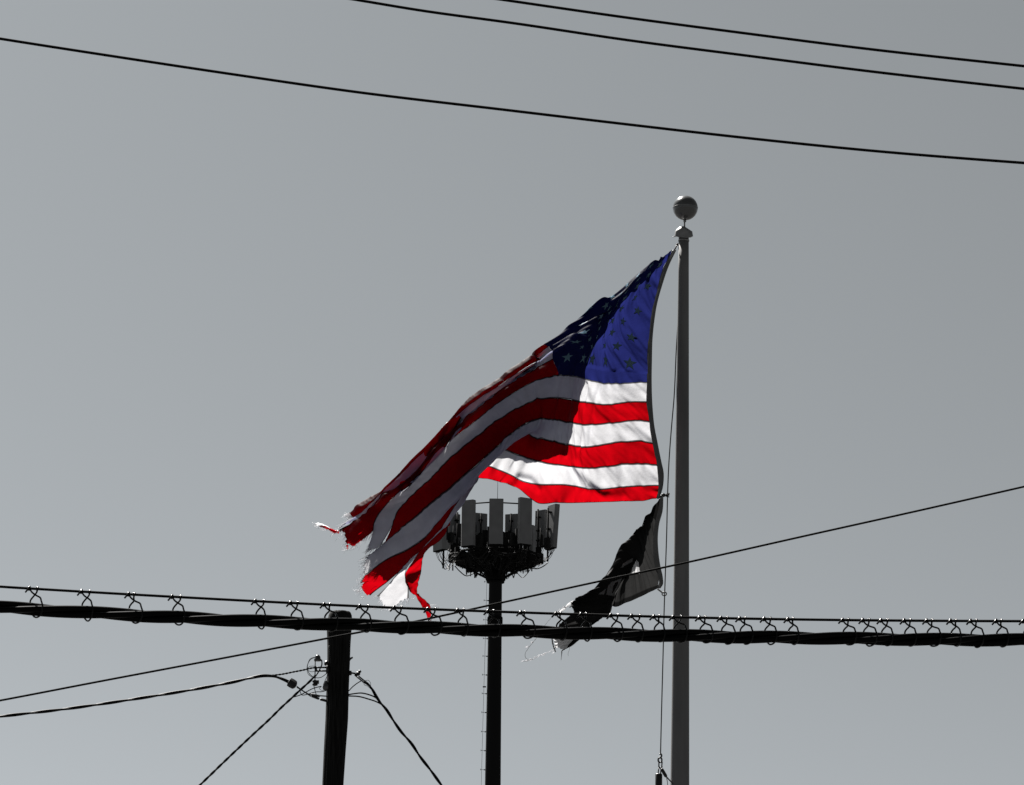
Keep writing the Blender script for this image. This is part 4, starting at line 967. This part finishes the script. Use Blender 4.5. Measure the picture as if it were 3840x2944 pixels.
def inpoly(x, y, poly):
    r = np.zeros(x.shape, bool)
    n = len(poly)
    for i in range(n):
        x0, y0 = poly[i]; x1, y1 = poly[(i + 1) % n]
        c = ((y0 > y) != (y1 > y)) & (x < (x1 - x0) * (y - y0) / (y1 - y0 + 1e-12) + x0)
        r ^= c
    return r
z5 = lambda pts: [(2000 + a * .3214, 2000 + b * .3214) for a, b in pts]
WHITE = [z5([(1122, 462), (1205, 308), (1222, 330), (1245, 470)]), z5([(862, 505), (905, 440), (946, 408), (925, 445), (880, 500)]),
         z5([(215, 1190), (250, 1330), (262, 1395), (335, 1360), (390, 1330), (470, 1225), (470, 1190)])]  # last polygon: sunlight through the fly tip, painted as a pale patch
GREY = [z5([(850, 716), (868, 600), (900, 560), (1034, 522), (1022, 600), (962, 690), (925, 728)]), z5([(760, 706), (845, 636), (822, 712)]), z5([(972, 500), (982, 488), (1032, 484), (1032, 512), (945, 522)]),
        z5([(1030, 414), (1070, 356), (1165, 288), (1150, 330), (1060, 404)])]
SLOT = [z5([(918, 700), (925, 610), (950, 562), (985, 556), (975, 610), (935, 700)])]
qc = (q[:-1, :-1] + q[1:, 1:]) / 2
vc = (VV[:-1, :-1] + VV[1:, 1:]) / 2
uc = (UU[:-1, :-1] + UU[1:, 1:]) / 2
front = vc > 0.0
kindm = np.zeros(qc.shape[:2], int)
for k_, poly in enumerate(GREY):
    kindm[inpoly(qc[..., 0], qc[..., 1], poly) & front] = 10 + k_
for poly in SLOT:
    kindm[inpoly(qc[..., 0], qc[..., 1], poly) & front] = 0
for k_, poly in enumerate(WHITE):
    kindm[inpoly(qc[..., 0], qc[..., 1], poly) & (front if k_ != 2 else vc > -1)] = 20 + k_
# torn fly end
keep = uc < 9 - .35 * (noise2(vc * 14, uc * 0 + 2.2, 5) + .5)
hole = inpoly(qc[..., 0], qc[..., 1], z5([(330, 935), (400, 870), (440, 850), (468, 890), (478, 930), (390, 1000), (320, 1060)]))
keep &= ~hole
nv_ = len(bv)
verts = P.reshape(-1, 3)
uvs = np.stack([UU, np.clip(.04 + .96 * VV, .0, 1.0)], -1).reshape(-1, 2)
def bsub(name, sel, mat, parent):
    fs = []
    for a, b in zip(*np.nonzero(sel)):
        fs.append((a * nv_ + b, (a + 1) * nv_ + b, (a + 1) * nv_ + b + 1, a * nv_ + b + 1))
    if not fs: return None
    fs = np.array(fs)
    used = np.unique(fs.ravel()); rm = np.full(len(verts), -1); rm[used] = np.arange(len(used))
    return mesh(name, verts[used], rm[fs], mat, parent, True, None, uvs[used])
cl_ = bsub('cloth', keep & (kindm == 0), M['black_cloth'], bflag)
for k_ in range(len(GREY)):
    bsub('printed_letter', keep & (kindm == 10 + k_), M['letter'], cl_)
for k_ in range(len(WHITE)):
    bsub('print_sunlit_patch', keep & (kindm == 20 + k_), M['print'], cl_)
hv = np.linspace(0, 1, 60)
inn = spline(np.array([(2477, 1862), (2470, 1915), (2460, 1954), (2452, 2021), (2452, 2067), (2457, 2117), (2467, 2154), (2473, 2188), (2462, 2208)], float), 60)
oun = spline(np.array([(2488, 1861), (2485, 1915), (2472, 1965), (2467, 2017), (2469, 2067), (2477, 2125), (2486, 2168), (2486, 2192), (2477, 2206)], float), 60)
rows = []
for f, d in ((-.15, -3), (.3, -4), (.75, -3.5), (1, 0), (.75, 3.5), (.3, 4), (-.15, 3)):
    xy = inn * (1 - f) + oun * f
    rows.append(at(xy[:, 0], xy[:, 1], YF - .03 + (d + 1.5 * noise2(hv * 22, hv * 0 + f, 6)) * SF))
rows = np.array(rows); nh = 60
hf = [(a * nh + b, a * nh + b + 1, (a + 1) * nh + b + 1, (a + 1) * nh + b) for a in range(len(rows) - 1) for b in range(nh - 1)]
mesh('header', rows.reshape(-1, 3), hf, M['header'], bflag, True, None, [(.5, .5)] * (nh * len(rows)))
ribbon('torn_ribbon', [(2152, 2256, -2), (2136, 2264, -4), (2120, 2278, -4), (2106, 2290, -2), (2096, 2296, 0)], [10, 9, 7, 9, 4], M['print'], bflag, 1.6)  # pale material stands for sun on this shred
ribbon('torn_ribbon', [(2140, 2258, -4), (2150, 2270, -6), (2156, 2286, -6), (2154, 2304, -4)], [4, 5, 4, 3], M['black_cloth'], bflag, 1.2)
ribbon('torn_ribbon', [(2152, 2258, -2), (2162, 2272, -4), (2168, 2284, -4)], [18, 16, 10], M['print'], bflag, 1.0)  # sunlit shred, its brightness painted by the pale material
ribbon('torn_ribbon', [(2070, 2392, -2), (2072, 2410, -3), (2080, 2436, -4), (2084, 2446, -4)], [4, 5, 6, 3], M['black_cloth'], bflag, 1.0)
ribbon('torn_ribbon', [(2142, 2420, -2), (2120, 2432, -3), (2108, 2440, -4), (2106, 2456, -4), (2104, 2476, -4)], [4, 5, 5, 2, 1], M['black_cloth'], bflag, 1.0)
tb = MB()
tb.tube(spline(np.array([fl(*p) for p in [(2040, 2345, 0), (2012, 2392, -2), (1983, 2429, -4), (1969, 2454, -4), (1972, 2468, -4), (1984, 2474, -4), (1996, 2473, -4)]]), 40), .7 * SF, 5)
tb.tube(spline(np.array([fl(*p) for p in [(2098, 2292, 0), (2075, 2310, -2), (2050, 2336, -3), (2040, 2350, -4)]]), 20), .6 * SF, 5)
tb.tube(spline(np.array([fl(*p) for p in [(2136, 2425, 0), (2134, 2440, -2), (2130, 2452, -3), (2131, 2460, -4)]]), 12), .5 * SF, 5)
o = mesh('loose_threads', tb.v, tb.f, M['black_thread'], bflag); o['kind'] = 'stuff'
tb = MB()
for i in range(70):
    t = frr.random()
    ps = [(1966, 2478), (1990, 2474), (2025, 2460), (2050, 2448), (2078, 2436)]
    x = np.interp(t * 4, range(5), [p[0] for p in ps]); y = np.interp(t * 4, range(5), [p[1] for p in ps])
    if i > 40:
        x, y = frr.choice([(2000, 2408), (1984, 2425), (2096, 2292), (2104, 2286), (2120, 2275), (2080, 2440), (2078, 2446)])
    x += frr.uniform(-4, 4); y += frr.uniform(-2.5, 2.5); Ln = frr.uniform(6, 16); a = math.radians(frr.uniform(145, 180))
    tb.tube([fl(x, y, -3), fl(x + Ln * math.cos(a), y + Ln * math.sin(a) * .9, -3 + frr.uniform(-3, 3))], [.8 * SF, .5 * SF], 4)
o = mesh('frayed_threads', tb.v, tb.f, M['thread'], bflag, True, None, [(0.5, 0.5)] * len(tb.v)); o['kind'] = 'stuff'

# ------------------------------------------------------------------ thin wire crossing in front of both poles
YW = 23.0
SW = scale_at(YW)
def wire(name, pts, r, Y, label, mat=None):
    P = spline(np.array([at(x, y, Y + d) for x, y, d in pts]), 420)
    return tag(MB().tube(P, r * scale_at(Y), 10).build(name, mat or M['wire']), label, 'wire')
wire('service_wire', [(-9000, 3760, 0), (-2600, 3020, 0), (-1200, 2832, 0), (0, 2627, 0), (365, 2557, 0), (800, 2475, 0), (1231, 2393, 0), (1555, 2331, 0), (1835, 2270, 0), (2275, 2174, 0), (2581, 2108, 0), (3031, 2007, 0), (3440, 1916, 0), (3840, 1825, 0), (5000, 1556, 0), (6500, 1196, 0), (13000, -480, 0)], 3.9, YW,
     'thin black wire slanting up to the right in front of the flagpole')
# ------------------------------------------------------------------ three wires across the top
for pts_, lab in (([(-9000, -1900, 0), (-3000, -420, 0), (-1400, -98, 0), (0, 145, 0), (438, 213, 0), (876, 279, 0), (1314, 342, 0), (1920, 415, 0), (2358, 467, 0), (2796, 517, 0), (3234, 562, 0), (3840, 611, 0), (5200, 690, 0), (6800, 730, 0), (13000, 600, 0)], 'lowest of the three black wires across the upper sky'),
                  ([(-9000, -2200, 0), (-1600, -520, 0), (-400, -290, 0), (500, -133, 0), (1323, -3, 0), (1577, 39, 0), (1920, 86, 0), (2358, 151, 0), (2796, 208, 0), (3234, 264, 0), (3840, 333, 0), (5200, 470, 0), (6800, 600, 0), (13000, 900, 0)], 'middle of the three black wires across the upper sky'),
                  ([(-9000, -2260, 0), (-1600, -600, 0), (-400, -384, 0), (800, -171, 0), (1500, -58, 0), (1920, 4, 0), (2358, 67, 0), (2796, 125, 0), (3234, 181, 0), (3840, 248, 0), (5200, 390, 0), (6800, 530, 0), (13000, 850, 0)], 'uppermost of the three black wires at the top right')):
    wire('overhead_wire', pts_, 5.6, 20.0, lab)

# ------------------------------------------------------------------ thick aerial cable with its messenger and ties
YC = 17.0
SC = scale_at(YC)
def ca(px, py, d=0.0):
    return at(px, py, YC + d * SC)
aer = empty('aerial_cable', 'thick twisted black aerial cable hung from a thin messenger wire by bent ties', 'cable')
mess = np.array([(-12000, 900), (-6000, 1620), (-2600, 1985), (-1200, 2116), (0, 2200), (400, 2224), (800, 2246), (1150, 2264), (1500, 2280), (1900, 2295), (2300, 2308), (2700, 2318), (3100, 2324.5), (3480, 2328), (3840, 2329.5), (5000, 2325), (6400, 2300), (10000, 2170), (16000, 1800)], float)
bund = np.array([(-12000, 975), (-6000, 1696), (-2600, 2060), (-1200, 2192), (0, 2277), (400, 2301), (800, 2322), (1150, 2337), (1500, 2350), (1900, 2365), (2300, 2378), (2700, 2387), (3100, 2393), (3480, 2398), (3840, 2400), (5000, 2398), (6400, 2374), (10000, 2243), (16000, 1872)], float)
my = lambda x: float(hermite(mess[:, 0], mess[:, 1], np.array([x]))[0])
by = lambda x: float(hermite(bund[:, 0], bund[:, 1], np.array([x]))[0])
xs = np.concatenate([np.linspace(-12000, -300, 420)[:-1], np.linspace(-300, 4200, 400), np.linspace(4200, 16000, 420)[1:]])
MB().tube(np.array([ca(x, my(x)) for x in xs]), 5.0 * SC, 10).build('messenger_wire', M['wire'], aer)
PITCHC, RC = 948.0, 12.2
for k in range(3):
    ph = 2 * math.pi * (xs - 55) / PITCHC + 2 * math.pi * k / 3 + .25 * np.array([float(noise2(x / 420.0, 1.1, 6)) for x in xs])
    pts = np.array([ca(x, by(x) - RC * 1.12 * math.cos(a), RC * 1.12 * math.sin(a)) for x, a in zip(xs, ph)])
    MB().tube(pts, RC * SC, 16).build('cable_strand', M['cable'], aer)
TIES = [(-150, -122), (110, 138), (305, 334), (482, 502), (645, 675), (957, 987), (1089, 1114), (1215, 1235), (1349, 1378), (1478, 1503), (1604, 1630), (1715, 1737), (1829, 1849), (1952, 1966), (2084, 2100),
        (2178, 2196), (2290, 2315), (2368, 2397), (2451, 2470), (2524, 2552), (2622, 2643), (2703, 2725), (2773, 2792), (2865, 2888), (2954, 2972), (3159, 3180), (3235, 3258), (3303, 3327),
        (3390, 3412), (3474, 3494), (3564, 3583), (3639, 3660), (3735, 3753), (3836, 3858), (3960, 3984)]
tr_ = random.Random(21)
for i, (xa, xb) in enumerate(TIES):
    y0 = my(xa); gap = by(xa + 20) - y0; g_ = gap / 76.0
    sx = (xb - xa) / 26.0
    rx = tr_.uniform(.9, 1.25)
    dr = tr_.uniform(0, 6)
    def tq(x, y, d=0.0):
        return ca(xa + x, my(xa + x) + y * g_, d)
    kx = 28 * sx
    w1 = [tq(-15, 15, -6), tq(-9, 8, -9), tq(-2, -2, -8), tq(2, -7, 0), tq(3, 0, 8), tq(5, 7, 0), tq(13, 16, -6), tq(26, 24, -8), tq(36 * rx, 31, -10), tq(40 * rx, 43, -20), tq(44 * rx, 58, -27), tq(43 * rx, 78, -29), tq(37 * rx, 94, -22), tq(25, 101 + dr, 0), tq(11, 94, 22), tq(5, 80, 29), tq(3, 60, 27), tq(4, 45, 18),
          tq(10, 35, 8), tq(20, 23, 2), tq(kx - 2, 11, 4), tq(kx, 2, 8), tq(kx + 1, -6, 2), tq(kx + 2, -2, -8), tq(kx - 1, 5, -8)]
    m = MB().tube(spline(np.array(w1), 110), 3.3 * SC, 7)
    for c0 in (0, kx):
        hel = [tq(c0 - 3 + t * .45, 7.2 * math.sin(t * 2.2) / g_, 7.2 * math.cos(t * 2.2)) for t in np.linspace(0, 8, 44)]
        m.tube(np.array(hel), 2.3 * SC, 6)
    m.build('wire_tie', M['steel'], aer)
